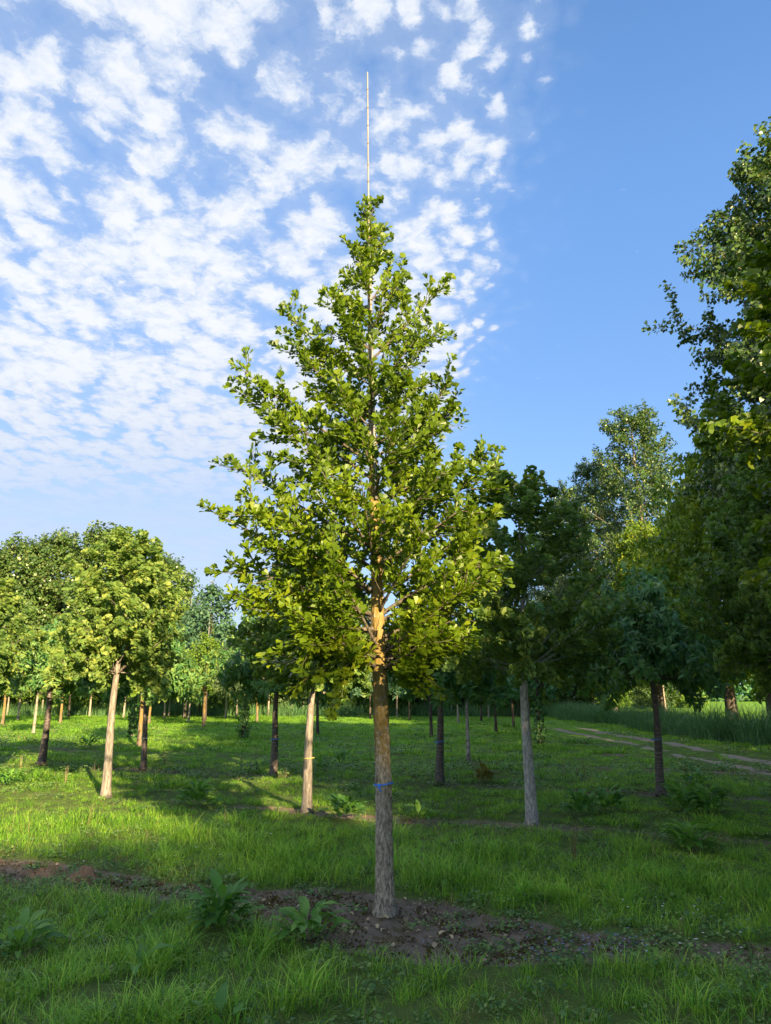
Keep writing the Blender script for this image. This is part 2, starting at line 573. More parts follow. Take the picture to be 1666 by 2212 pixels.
xr = np.concatenate([-grow_axis(5.0, 700, 0.08, 1.045)[::-1], np.arange(-4.95, 4.99, 0.05), grow_axis(5.0, 700, 0.08, 1.045)])
yr = np.concatenate([-grow_axis(-2.5, 300, 0.3, 1.14)[::-1], np.arange(3.0, 11.0, 0.05), grow_axis(11.0, 1500, 0.055, 1.022)])
xx, yy = np.meshgrid(xr, yr)
zz_ = gz(xx, yy)
nv = np.stack([xx, yy, zz_], -1).reshape(-1, 3)
nx, ny = len(xr), len(yr)
ii = (np.arange(ny - 1)[:, None] * nx + np.arange(nx - 1)[None, :]).reshape(-1)
gq = np.stack([ii, ii + 1, ii + nx + 1, ii + nx], -1)


def ground_mat():
    m, g, out = mat_new('meadow_ground')
    geo = g.node('ShaderNodeNewGeometry')
    p = geo.outputs['Position']
    soil = g.node('ShaderNodeAttribute', attribute_name='soil').outputs['Fac']
    rut = g.node('ShaderNodeAttribute', attribute_name='rut').outputs['Fac']
    n1 = g.noise(p, 22, 5, 0.65)
    n2 = g.noise(p, 3.0, 4, 0.6)
    n3 = g.noise(p, 0.35, 3, 0.5)
    sc = g.mix(n1, (0.11, 0.083, 0.062), (0.29, 0.23, 0.175))
    sc = g.mix(g.math('MULTIPLY', g.smooth(n2, 0.52, 0.66), 0.75), sc, (0.075, 0.062, 0.012))        # moss
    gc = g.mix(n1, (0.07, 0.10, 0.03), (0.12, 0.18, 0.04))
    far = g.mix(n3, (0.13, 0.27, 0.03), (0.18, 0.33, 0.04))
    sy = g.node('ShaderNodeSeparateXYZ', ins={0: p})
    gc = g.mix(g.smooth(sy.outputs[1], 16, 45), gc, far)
    c = g.mix(g.smooth(g.math('ADD', soil, g.math('MULTIPLY', g.math('SUBTRACT', n1, 0.5), 0.5)), 0.25, 0.6), gc, sc)
    rc = g.mix(g.noise(p, 9, 5, 0.7), (0.20, 0.165, 0.12), (0.42, 0.36, 0.28))
    c = g.mix(g.smooth(g.math('ADD', rut, g.math('MULTIPLY', g.math('SUBTRACT', n2, 0.5), 0.4)), 0.3, 0.6), c, rc)
    b = g.node('ShaderNodeBsdfPrincipled', ins={'Base Color': c, 'Roughness': 0.95, 'Specular IOR Level': 0.1})
    bp = g.node('ShaderNodeBump', ins={'Strength': 0.7, 'Distance': 0.03, 'Height': n1})
    g.l.new(bp.outputs[0], b.inputs['Normal'])
    g.l.new(b.outputs[0], out.inputs[0])
    return m


M_GROUND = ground_mat()
gm = mesh_from('ground', nv, [gq], True, {'soil': soil_mask(xx, yy).ravel(), 'rut': rut_mask(xx, yy).ravel()}, [M_GROUND])
tag(link('ground', gm), 'grassy nursery meadow with bare soil strips along the rows and a pale two-rut track', None, None, 'structure')

# ------------------------------------------------------------------ leaf outlines: base at 0, length along +Y, face along +Z
def fan_leaf(nseg=6, spread=1.05, notch=0.12, pet=0.42, curl=0.10, fold=0.12):
    v = [(-0.012, 0, 0), (0.012, 0, 0), (0.0, pet, 0.0)]
    t = [(0, 1, 2)]
    th = np.linspace(-spread, spread, nseg + 1)
    c = len(v) - 1
    for k, a in enumerate(th):
        r = (1 - pet) * (1.0 + 0.03 * (-1) ** k) * (0.90 + 0.10 * math.cos(a))
        if abs(a) < 1e-6:
            r *= 1 - notch * 2
        v.append((r * math.sin(a), pet + r * math.cos(a) - 0.02, curl * math.cos(2.2 * a) - fold * abs(math.sin(a))))
        if k:
            t.append((c, len(v) - 1, len(v) - 2))
    return np.array(v), np.array(t)


FAN = [fan_leaf(6, 0.68, 0.10, 0.38, 0.10, 0.10), fan_leaf(6, 0.45, 0.14, 0.34, 0.05, 0.22), fan_leaf(6, 0.85, 0.06, 0.40, -0.08, 0.05),
       fan_leaf(6, 0.28, 0.1, 0.34, 0.02, 0.30)]
FAN_LO = fan_leaf(4, 1.05, 0.10, 0.30, 0.06, 0.12)
OVATE = (np.array([(0, 0, 0), (-0.20, 0.32, 0.05), (0, 0.36, 0.0), (0.20, 0.32, 0.05), (-0.13, 0.68, -0.02), (0, 0.70, -0.07), (0.13, 0.68, -0.02), (0, 1.0, -0.22)]),
         np.array([(0, 2, 1), (0, 3, 2), (1, 2, 4), (2, 5, 4), (2, 3, 6), (2, 6, 5), (4, 5, 7), (5, 6, 7)]))
RHOMB = (np.array([(0, 0, 0), (-0.42, 0.42, 0.06), (0.42, 0.42, 0.06), (0, 1.0, -0.06)]), np.array([(0, 2, 1), (1, 2, 3)]))
LEAFLET = (np.array([(0, 0, 0), (-0.20, 0.62, 0.03), (0.20, 0.62, 0.03), (0, 1.0, -0.15)]), np.array([(0, 2, 1), (1, 2, 3)]))


def bez(a, c, b, n):
    t = np.linspace(0, 1, n)[:, None]
    return (1 - t) ** 2 * a + 2 * t * (1 - t) * c + t ** 2 * b


class Rand:
    def __init__(self, s):
        self.r = np.random.RandomState(s)

    def u(self, a=0.0, b=1.0, n=None):
        return self.r.uniform(a, b, n)

    def dirs(self, n):
        return nrm(self.r.normal(size=(n, 3)))


def twig_set(R, limb, nsec, L, up, spread=0.9, t0=0.25, zcurve=0.1, flat=1.0):
    """side shoots of one limb: list of polylines"""
    out = []
    n = len(limb)
    for k in range(nsec):
        t = t0 + (0.98 - t0) * (k + R.u(0.1, 0.9)) / nsec
        f = t * (n - 1)
        i = min(int(f), n - 2)
        p = limb[i] + (limb[i + 1] - limb[i]) * (f - i)
        tan = nrm(limb[i + 1] - limb[i])
        rd = R.dirs(1)[0] * np.array([1, 1, flat])
        rd = nrm(rd - tan * np.dot(rd, tan))
        d = nrm(tan * R.u(0.35, 0.8) + rd * spread + np.array([0, 0, up]))
        ll = L * R.u(0.6, 1.25) * (1.15 - 0.55 * t)
        e = p + d * ll
        c = p + d * ll * 0.5 + np.array([0, 0, -zcurve * ll])
        out.append(bez(p, c, e, 5))
    return out


def along(R, line, step, t0=0.0):
    """points and tangents along a polyline"""
    seg = np.linalg.norm(np.diff(line, axis=0), axis=1)
    s = np.concatenate([[0], np.cumsum(seg)])
    q = np.arange(s[-1] * t0 + step * R.u(0.1, 0.9), s[-1], step)
    q = np.append(q, s[-1])
    P = np.stack([np.interp(q, s, line[:, k]) for k in range(3)], -1)
    Q = np.stack([np.interp(np.minimum(q + 0.01, s[-1] + 0.01), s, line[:, k]) for k in range(3)], -1)
    T = nrm(np.where(np.linalg.norm(Q - P, axis=1, keepdims=True) > 1e-5, Q - P, line[-1] - line[-2]))
    return P, T


def trunk_line(H, lean, R, n=24, wob=0.03):
    t = np.linspace(0, 1, n)
    x = lean[0] * t + wob * np.sin(t * 7 + R.u(0, 6)) * t
    y = lean[1] * t + wob * np.sin(t * 6 + R.u(0, 6)) * t
    return np.stack([x, y, t * H], -1)


def at_z(line, z):
    return np.array([np.interp(z, line[:, 2], line[:, 0]), np.interp(z, line[:, 2], line[:, 1]), z])


# ------------------------------------------------------------------ the general tree builder
def build_tree(seed, H, h0, prof, r0, nlimb, nsec, secL, step, per, leaf, size, style, rise=0.7, lean=(0, 0), bark=None, leafm=None,
               rtop=0.15, clumps=1.0, vase=False, seg=12, flare=0.35, limb_r=0.3, sides=5, thin=0.0):
    """prof(t): crown radius at t = 0 (fork) .. 1 (top). Returns wood mesh and crown mesh, base at the origin."""
    R = Rand(seed)
    wood, crown = MB(), MB()
    tl = trunk_line(H * (0.97 if not vase else 0.8), lean, R, 36, 0.012 * H)
    zt = tl[:, 2]
    rad = r0 * (1 - (1 - rtop) * (zt / H) ** 0.9) * (1 + flare * np.exp(-zt / (0.9 * r0 + 0.02)))
    above = zt > h0
    rad = np.where(above, rad * (1 - 0.35 * sstep(zt, h0, h0 + 0.5)), rad)

    def disp(s, th, pts):
        z = pts[:, 2:3]
        return (fbm(np.cos(th) * 6 + 0 * z, np.sin(th) * 6 + 0 * z, z * 3.0, 3, seed) - 0.5) * 0.22 * r0 * (1 - 0.6 * s)
    wood.tube(tl, rad, seg, True, 0.5, disp)
    tips = []
    PP, TT = [], []
    for k in range(nlimb):
        t = (k + R.u(0.1, 0.9)) / nlimb
        az = k * 2.399963 + R.u(-0.4, 0.4)
        rr = prof(t) * R.u(0.72, 1.08)
        z = h0 + t * (H - h0)
        tip = at_z(tl, min(z, tl[-1, 2])) * np.array([1, 1, 0]) + np.array([rr * math.cos(az), rr * math.sin(az), z])
        if vase:
            zs = h0 * R.u(0.93, 1.02) + R.u(0, 0.25) * max(0, z - h0) * (R.u() > 0.4)
        else:
            zs = max(h0 * R.u(0.97, 1.04), z - rr * rise * R.u(0.8, 1.2))
        zs = min(zs, tl[-1, 2] - 0.02)
        st = at_z(tl, zs)
        L = np.linalg.norm(tip - st)
        ctrl = st * 0.5 + tip * 0.5 + np.array([0, 0, R.u(-0.16, 0.10) * L]) + R.dirs(1)[0] * 0.08 * L
        lm = bez(st, ctrl, tip, 9)
        rs = max(limb_r * np.interp(zs, zt, rad), 0.25 * r0 * 0.2)
        wood.tube(lm, np.linspace(rs, rs * 0.18, 9), sides)
        tw = twig_set(R, lm, nsec, secL * (0.6 + 0.4 * rr / max(prof(0.35), 0.01)), 0.12 if style != 'chestnut' else -0.05, 0.9)
        for w in tw:
            wood.tube(w, np.linspace(rs * 0.28, rs * 0.07, 5), 3, False)
            p, q = along(R, w, step, 0.15)
            PP.append(p)
            TT.append(q)
        p, q = along(R, lm, step * 1.4, 0.45)
        PP.append(p)
        TT.append(q)
    p, q = along(R, tl[tl[:, 2] > h0 + 0.35 * (H - h0)], step * 1.2)
    PP.append(p)
    TT.append(q)
    P, T = np.concatenate(PP), np.concatenate(TT)
    if thin:
        kp = fbm(P[:, 0] * thin, P[:, 1] * thin, P[:, 2] * thin, 2, seed + 5) > 0.32
        P, T = P[kp], T[kp]
    n = len(P)
    ctr = np.array([lean[0] * 0.6, lean[1] * 0.6, 0.5 * (H + h0)])
    outw = nrm(P - ctr)
    tint_a = np.clip(R.u(0.15, 0.75, n) + 0.0, 0, 1)
    if style == 'palm':
        pass
    P = np.repeat(P, per, 0)
    T = np.repeat(T, per, 0)
    outw = np.repeat(outw, per, 0)
    tint = np.clip(np.repeat(tint_a, per) + R.u(-0.25, 0.25, n * per), 0, 1)
    m = len(P)
    rd = R.dirs(m)
    rad_d = nrm(rd - T * np.sum(rd * T, -1, keepdims=True) * 0.8)
    upv = np.array([0, 0, 1.0])
    S = size * R.u(0.7, 1.2, m)
    if style == 'fan':
        Dv = nrm(rad_d * 0.9 + T * 0.5 + upv * R.u(-0.45, 0.4, m)[:, None])
        N = nrm(upv * 0.7 + outw * 0.5 + R.dirs(m) * 0.6)
        P = P + R.dirs(m) * 0.015
    elif style == 'droop':
        Dv = nrm(rad_d * 0.75 + T * 0.35 - upv * R.u(-0.1, 0.85, m)[:, None])
        N = nrm(upv * 0.6 + outw * 0.7 + R.dirs(m) * 0.45)
        P = P + R.dirs(m) * 0.02
    elif style == 'chestnut':
        hz = rad_d * np.array([1, 1, 0.25])
        Dv = nrm(hz - upv * R.u(0.25, 0.8, m)[:, None])
        N = nrm(upv * 1.0 + outw * 0.35 + R.dirs(m) * 0.3)
        P = P + R.dirs(m) * size * 0.5
    else:
        Dv = nrm(rad_d + upv * R.u(-0.6, 0.3, m)[:, None])
        N = nrm(outw * 0.5 + upv * 0.4 + R.dirs(m) * 0.7)
        P = P + R.dirs(m) * size * 0.9
    crown.leaves(leaf, P, Dv, N, S, tint)
    return wood.mesh('trunk', bark, True), crown.mesh('crown', leafm)


def plant_tree(name, meshes, x, y, label, cat='tree', rz=0.0, s=1.0, group=None, dz=-0.02):
    t = thing(name, label, cat, (x, y, float(gz(x, y)) + dz), rz, group)
    t.scale = (s, s, s)
    link('trunk', meshes[0], t)
    link('crown', meshes[1], t)
    return t


# ------------------------------------------------------------------ THE GINKGO IN THE MIDDLE
def main_ginkgo():
    b = G(832, 1962)
    x0, y0 = b[0], b[1]
    z0 = float(gz(x0, y0)) - 0.02
    base = np.array([x0, y0, z0])
    root = thing('ginkgo_tree', 'tall cone shaped sunlit ginkgo with a thick lichen covered trunk in the middle', 'tree', base)
    R = Rand(11)
    H = 6.42
    rows = [(832, 1962), (829, 1700), (822, 1500), (817, 1350), (811, 1150), (806, 1000), (801, 800), (797, 600), (795, 440)]
    pts = np.array([D(px, py, y0) - base for px, py in rows])
    pts[0] = (0, 0, 0)
    zf = np.concatenate([np.arange(0, 3.4, 0.011), np.arange(3.4, H - 0.05, 0.04)])
    tl = np.stack([np.interp(zf, pts[:, 2], pts[:, 0]), 0.012 * np.sin(zf * 1.7), zf], -1)
    k = np.hanning(41)
    k /= k.sum()
    tl[:, 0] = np.convolve(np.pad(tl[:, 0], 20, 'edge'), k, 'valid')
    rad = np.interp(zf, [0, 0.08, 0.25, 0.9, 1.7, 2.4, 3.4, 4.4, 5.4, 6.4], [0.108, 0.086, 0.075, 0.070, 0.065, 0.056, 0.045, 0.030, 0.018, 0.007])

    def disp(s, th, p):
        z = p[:, 2:3]
        a = fbm(np.cos(th) * 7 + 0.0 * z, np.sin(th) * 7 + 0.0 * z, z * 4.5, 3, 5)
        rid = np.abs(a - 0.5) * 2
        b_ = fbm(np.cos(th) * 17 + 0 * z, np.sin(th) * 17 + 0 * z, z * 22, 2, 6)
        collar = 0.005 * np.exp(-((z - 1.02) / 0.02) ** 2) + 0.004 * np.exp(-((z - 1.78) / 0.03) ** 2) + 0.003 * np.exp(-((z - 0.55) / 0.02) ** 2)
        return (-0.008 * np.clip(0.35 - rid, 0, 1) / 0.35 + 0.006 * (b_ - 0.5)) * np.clip(1.1 - z / 5, 0.1, 1) + collar + \
            0.010 * np.exp(-z / 0.05) * (0.5 + 0.5 * np.cos(th * 5 + 1))
    w = MB()
    w.tube(tl, rad, 56, True, 0.5, disp)
    link('trunk', w.mesh('trunk', B_MAIN, True), root)

    limbs = []

    def limb(tip, zs, bow=0.0, r=0.020, L2=0.36, ns=6):
        st = at_z(tl, zs)
        tip = np.asarray(tip, float)
        L = np.linalg.norm(tip - st)
        c = 0.5 * (st + tip) + np.array([0, 0, bow * L]) + R.dirs(1)[0] * 0.05 * L
        limbs.append((bez(st, c, tip, 10), r, L2, ns))

    # limbs whose ends can be seen against the sky: place of the tip in the picture, depth, height on the stem where it starts
    for px, py, dy, zs, bow in [(600, 1425, -0.15, 2.08, 0.10), (500, 1285, 0.1, 2.2, 0.05), (492, 1218, -0.1, 2.35, 0.02),
                                (476, 1115, 0.0, 2.55, -0.02), (515, 1065, -0.3, 2.55, -0.10), (482, 990, 0.15, 2.95, -0.05),
                                (560, 885, -0.1, 3.5, -0.1), (497, 785, 0.05, 3.75, -0.06), (525, 850, 0.2, 3.6, -0.05), (605, 665, 0.0, 4.6, -0.12), (620, 740, -0.2, 4.2, -0.1), (690, 625, -0.15, 4.9, -0.1),
                                (745, 530, 0.0, 5.5, -0.1), (775, 450, 0.0, 6.05, 0.0), (735, 1430, -0.5, 2.0, 0.12), (655, 1375, -0.45, 2.25, 0.05),
                                (1005, 1390, -0.1, 1.95, 0.12), (940, 1430, -0.35, 1.9, 0.08), (1080, 1200, -0.1, 2.35, 0.06), (1075, 1240, 0.1, 2.3, 0.02), (1000, 1300, 0.2, 2.15, 0.04),
                                (1025, 1085, -0.2, 2.8, 0.0), (1088, 1000, 0.0, 3.05, -0.03), (1045, 980, 0.25, 3.15, -0.06), (995, 880, -0.1, 3.6, -0.06), (985, 830, 0.15, 3.8, -0.05),
                                (960, 710, 0.0, 4.4, -0.1), (966, 615, -0.05, 4.8, -0.12), (885, 595, 0.0, 5.1, -0.1), (860, 560, 0.15, 5.4, -0.1), (830, 490, 0.0, 5.8, -0.05), (815, 445, 0.0, 6.1, 0.0)]:
        p = D(px, py, y0 + dy) - base
        ax = at_z(tl, min(max(p[2], 0), 6.3))
        hl = math.hypot(p[0] - ax[0], p[1] - ax[1])
        p = p - np.array([(p[0] - ax[0]) / hl, (p[1] - ax[1]) / hl, 0.35]) * min(0.075, hl * 0.4)
        limb(p, zs, bow, 0.022 * np.interp(zs, [2, 6.2], [1, 0.3]), np.interp(zs, [2, 4, 6], [0.46, 0.38, 0.18]), 11 if zs < 5 else 4)
    # the limbs that come towards the camera or go away from it
    n = 64
    for k in range(n):
        t = (k + 0.5) / n
        z = 1.95 + t * 4.25
        az = k * 2.399963 + 0.6
        rr = np.interp(z, [1.9, 2.4, 3.2, 3.7, 4.6, 5.3, 5.8, 6.3], [0.62, 1.0, 1.10, 0.95, 0.70, 0.42, 0.20, 0.07]) * R.u(0.62, 1.0)
        tip = at_z(tl, min(z, 6.3)) * np.array([1, 1, 0]) + np.array([rr * math.cos(az), rr * math.sin(az), z])
        zs = min(max(1.9, z - rr * R.u(0.5, 0.95)), 6.2)
        if tip[1] < 0.1 and z < 2.6 and abs(tip[0]) < 0.28:
            continue
        limb(tip, zs, R.u(-0.12, 0.06), 0.018 * np.interp(z, [2, 6.2], [1, 0.3]), np.interp(z, [2, 4, 6], [0.40, 0.34, 0.16]), 8 if z < 5 else 4)
    LP, LD, LN, LS, LT = [], [], [], [], []
    upv = np.array([0, 0, 1.0])
    for lm, r, L2, ns in limbs:
        mb = MB()
        mb.tube(lm, np.linspace(r, r * 0.16, 10), 7)
        tw = twig_set(R, lm, ns, L2, 0.22, 0.70, 0.18, 0.10, 0.55)
        tint_l = R.u(0.25, 0.65)
        for line, t0 in [(lm, 0.12)] + [(q, 0.05) for q in tw]:
            if line is not lm:
                mb.tube(line, np.linspace(r * 0.3, r * 0.10, 5), 4, False)
            P, T = along(R, line, 0.040, t0)
            # knobbly spurs with a rosette of leaves each
            for p, t in zip(P, T):
                c = R.r.randint(3, 7)
                rd = R.dirs(c)
                rd = nrm(rd - t * np.sum(rd * t, -1, keepdims=True) * 0.75)
                low = np.clip((2.7 - p[2]) / 0.8, 0, 1)
                d = nrm(rd * 0.62 + t * 1.0 + upv * (0.20 - 0.62 * low) + upv * R.u(-0.35, 0.35, c)[:, None])
                o = nrm(np.array([p[0] - at_z(tl, min(p[2], 6.3))[0], p[1], 0.25]))
                nn = nrm(upv * 0.75 + o * 0.55 + R.dirs(c) * 0.65)
                LP.append(p + rd * r * 0.3)
                LD.append(d)
                LN.append(nn)
                LS.append(R.u(0.058, 0.116, c) * np.interp(p[2], [2, 5.5], [1.05, 0.86]))
                LT.append(np.clip(tint_l + R.u(-0.3, 0.35, c), 0, 1))
        link('branch', mb.mesh('branch', B_LIMB, True), root)
    P, Dv, N, S, T = (np.concatenate(a) for a in (LP, LD, LN, LS, LT))
    # gaps between the tiers, and a free view of the stem below the crown
    tier = fbm(P[:, 0] * 1.5 + 7, P[:, 1] * 1.5, P[:, 2] * 3.0, 2, 19)
    axx = np.interp(P[:, 2], tl[:, 2], tl[:, 0])
    keep = (tier > np.where(P[:, 2] < 3.3, 0.20, 0.27)) & ~((P[:, 2] < 2.6) & (P[:, 2] > 1.0) & (np.abs(P[:, 0] - axx) < 0.09) & (P[:, 1] < 0.02))
    P, Dv, N, S, T = P[keep], Dv[keep], N[keep], S[keep], T[keep]
    vi = R.r.randint(0, len(FAN), len(P))
    # leaves that stand out towards the camera are single objects, the rest one mass
    Wp = P + base
    rel = Wp - np.array([0, 0, CAM_H])
    da = rel[:, 1] * cp + rel[:, 2] * sp
    u = rel[:, 0] / da * FPX
    v = (rel[:, 2] * cp - rel[:, 1] * sp) / da * FPX
    cell = np.floor(u / 34).astype(int) * 1000 + np.floor(v / 34).astype(int)
    order = np.argsort(da)
    seen, pick = set(), []
    for i in order:
        if cell[i] not in seen:
            seen.add(cell[i])
            pick.append(i)
    pick = np.array(pick)
    pick = pick[np.argsort(-(S[pick] / da[pick]))][:300]
    mask = np.ones(len(P), bool)
    mask[pick] = False
    fol = MB()
    for k in range(len(FAN)):
        s = mask & (vi == k)
        fol.leaves(FAN[k], P[s], Dv[s], N[s], S[s], T[s])
    tag(link('foliage', fol.mesh('foliage', M_GINKGO), root), None, None, None, 'stuff')
    lm_ = []
    for k in range(len(FAN)):
        for tn in (0.35, 0.55, 0.8):
            mb = MB()
            mb.add(FAN[k][0], None, FAN[k][1], tn)
            lm_.append(mb.mesh('leaf', M_GINKGO))
    Nn = nrm(N - nrm(Dv) * np.sum(N * nrm(Dv), -1, keepdims=True))
    Xx = np.cross(nrm(Dv), Nn)
    for i in pick:
        o = link('leaf', lm_[vi[i] * 3 + int(T[i] * 2.99)], root)
        m = Matrix.Identity(4)
        for r_ in range(3):
            m[r_][0] = float(Xx[i, r_] * S[i])
            m[r_][1] = float(nrm(Dv)[i, r_] * S[i]) if False else float(Dv[i, r_] / np.linalg.norm(Dv[i]) * S[i])
            m[r_][2] = float(Nn[i, r_] * S[i])
            m[r_][3] = float(P[i, r_])
        o.matrix_local = m
    print('ginkgo leaves', len(P))

    # bamboo pole tied to the leader
    pr = thing('bamboo_pole', 'long thin bamboo pole tied to the ginkgo leader and rising far above its top', 'pole', base + np.array([0, -0.055, 0]))
    za = 3.4
    zb = (D(794, 157, y0) - base)[2]
    zp = np.linspace(za, zb, 60)
    xt = D(794, 157, y0)[0] - x0
    px_ = np.interp(zp, [za, 6.3, zb], [at_z(tl, za)[0] + 0.02, at_z(tl, 6.3)[0] + 0.004, xt])
    mb = MB()
    pl = np.stack([px_, np.interp(zp, [za, 6.3, zb], [-0.01, 0.02, 0.05]), zp], -1)
    mb.tube(pl, np.interp(zp, [za, zb], [0.014, 0.0078]), 10)
    link('culm', mb.mesh('culm', M_BAMBOO, True), pr)
    for z in np.arange(4.4, zb - 0.05, 0.235):
        z = z + R.u(-0.02, 0.02)
        nb = MB()
        r = np.interp(z, [za, zb], [0.014, 0.0078])
        c = np.array([np.interp(z, zp, pl[:, 0]), np.interp(z, zp, pl[:, 1]), z])
        nb.tube([c + (0, 0, -0.008), c + (0, 0, -0.003), c + (0, 0, 0.003), c + (0, 0, 0.008)], [r * 1.02, r * 1.28, r * 1.28, r * 1.02], 10, False)
        link('node', nb.mesh('node', M_NODE, True), pr)
    for z in (6.1, 5.3):
        nb = MB()
        a = np.linspace(0, 2 * math.pi, 17)
        c = np.array([np.interp(z, zp, pl[:, 0]), np.interp(z, zp, pl[:, 1]) + 0.03, z])
        nb.tube(np.stack([c[0] + 0.022 * np.cos(a), c[1] + 0.05 * np.sin(a), np.full(17, z) + 0.004 * np.sin(a)], -1), 0.0035, 5, False)
        link('tie', nb.mesh('tie', M_CHIP, True), pr)
    return base, tl


MAIN_BASE, MAIN_LINE = main_ginkgo()


# ------------------------------------------------------------------ ribbons and ties round the stems
def ribbon(name, base, line_x, z, r, mat, label, cat='ribbon', h=0.012, tilt=0.08, tail=True):
    t = thing(name, label, cat, base)
    a = np.linspace(0, 2 * math.pi, 33)
    mb = MB()
    vs = []
    for rr in (r, r + 0.003):
        for hh in (-h / 2, h / 2):
            vs.append(np.stack([line_x + rr * np.cos(a), rr * np.sin(a), z + hh + tilt * rr * np.cos(a) + 0.002 * np.sin(5 * a)], -1))
    v = np.concatenate(vs)
    n = 33
    i = np.arange(n - 1)
    q = np.concatenate([np.stack([o1 + i, o1 + i + 1, o2 + i + 1, o2 + i], -1) for o1, o2 in ((2 * n, 3 * n), (3 * n, n), (n, 0), (0, 2 * n))])
    mb.add(v, q)
    link('band', mb.mesh('band', mat), t)
    if tail:
        for s in (-1, 1):
            tb = MB()
            k = np.linspace(0, 1, 6)
            cx = line_x - r * 0.45 + s * 0.012 * k
            cy = -np.sqrt(max(r * r - (r * 0.45) ** 2, 0)) - 0.006 - 0.012 * np.sin(k * 3)
            cz = z - tilt * r * 0.45 - (0.055 if s > 0 else 0.03) * k
            wd = 0.010
            L = np.stack([cx - wd / 2, cy + 0 * k, cz], -1)
            Rr = np.stack([cx + wd / 2, cy - 0.004 + 0 * k, cz + 0.003], -1)
            j = np.arange(5)
            tb.add(np.vstack([L, Rr]), np.stack([j, j + 1, j + 7, j + 6], -1))
            link('tail', tb.mesh('tail', mat), t)
    return t


_tz = (D(828, 1695, MAIN_BASE[1] - 0.08) - MAIN_BASE)[2]
ribbon('ribbon', MAIN_BASE, at_z(MAIN_LINE, _tz)[0], _tz, 0.078, M_BLUETAPE, 'bright blue ribbon knotted round the thick lichen covered trunk in front', tilt=0.12)

# ------------------------------------------------------------------ nursery trees that can be told apart
def prof_round(a):
    return lambda t: a * (0.55 + 0.75 * math.sin(math.pi * min(1, t * 0.82 + 0.14))) * (1 - 0.55 * t ** 3)


def prof_cone(a):
    return lambda t: a * (0.75 + 0.5 * math.sin(math.pi * min(1, t * 1.1))) * (1 - t) ** 0.7 + 0.08


def prof_dome(a):
    return lambda t: a * math.sqrt(max(0.02, 1 - (t * 0.98) ** 2.2))


def place(px, py):
    g = G(px, py)
    return g[0], g[1]


def ginkgo2(seed, x, y, H, h0, rad, label, r0=0.105, lean=(0, 0), thin=0.0, leafm=None, bark=None):
    ms = build_tree(seed, H, h0, prof_round(rad), r0, 44, 9, 0.50, 0.048, 7, FAN_LO, 0.084, 'fan', 0.8, lean, bark or B_GINKGO, leafm or M_GINKGO_B, vase=False, seg=24, flare=0.5, thin=thin)
    return plant_tree('ginkgo_tree', ms, x, y, label, group='nursery trees')


def cherry(seed, x, y, H, h0, rad, label, r0=0.085, lean=(0, 0), n=30):
    ms = build_tree(seed, H, h0, prof_dome(rad), r0, n, 8, 0.60, 0.078, 6, OVATE, 0.155, 'droop', 0.4, lean, B_CHERRY, M_CHERRY, vase=True, seg=20, flare=0.35, limb_r=0.42)
    return plant_tree('cherry_tree', ms, x, y, label, group='nursery trees')


xa, ya = place(228, 1722)
ginkgo2(101, xa, ya, 4.45, 2.0, 0.96, 'sunlit ginkgo with a tan trunk, front tree on the far left lawn', 0.080, (0.0, 0))
xb, yb = place(663, 1750)
ginkgo2(102, xb, yb, 3.9, 1.95, 0.95, 'ginkgo with a tan trunk and yellow tie just left behind the tall ginkgo', 0.078, (0.05, 0))
xc, yc = place(1150, 1780)
ginkgo2(103, xc, yc, 4.85, 2.0, 1.14, 'shaded ginkgo with a straight grey trunk right of the tall ginkgo', 0.082, (-0.03, 0), bark=B_GREY)
ginkgo2(104, 5.3, 9.3, 4.9, 2.0, 1.1, 'shaded ginkgo crown cut by the right edge, its trunk out of frame')
ginkgo2(105, -8.05, 14.2, 4.0, 1.95, 0.95, 'sunlit ginkgo crown cut by the left edge')
ginkgo2(106, 4.1, 5.5, 6.4, 2.1, 1.1, 'near ginkgo showing only a few yellow lit leaf sprays at the right edge', 0.09, (0, 0), 0.0, M_GINKGO)

C3 = [(90, 1650, 3.4, 1.95, 1.25, 'dark stemmed cherry with drooping leaves at far left beside the sunlit ginkgo', 0.10),
      (310, 1660, 3.4, 1.9, 1.05, 'slim cherry with a white wire round its stem behind the sunlit ginkgo', 0.075),
      (590, 1675, 3.75, 1.95, 1.45, 'cherry with a dark glossy trunk and a blue tie, left of the yellow tied ginkgo', 0.085),
      (950, 1692, 3.3, 1.95, 1.25, 'cherry with a rough dark trunk and blue tie right behind the tall ginkgo', 0.09),
      (1428, 1718, 3.9, 2.0, 1.5, 'shaded cherry with reddish shoot tips beside the track', 0.08)]
CH = []
for k, (px, py, H, h0, rad, lb, r0) in enumerate(C3):
    x, y = place(px, py)
    CH.append((x, y, r0))
    cherry(200 + k, x, y, H, h0, rad, lb, r0, ((-0.1, 0) if k == 1 else (0.05, 0)))
cherry(206, -11.6, 19.9, 3.6, 1.95, 1.4, 'cherry crown half hidden at the left edge behind the ginkgo')


def base_of(px, py):
    x, y = place(px, py)
    return np.array([x, y, float(gz(x, y)) - 0.02])


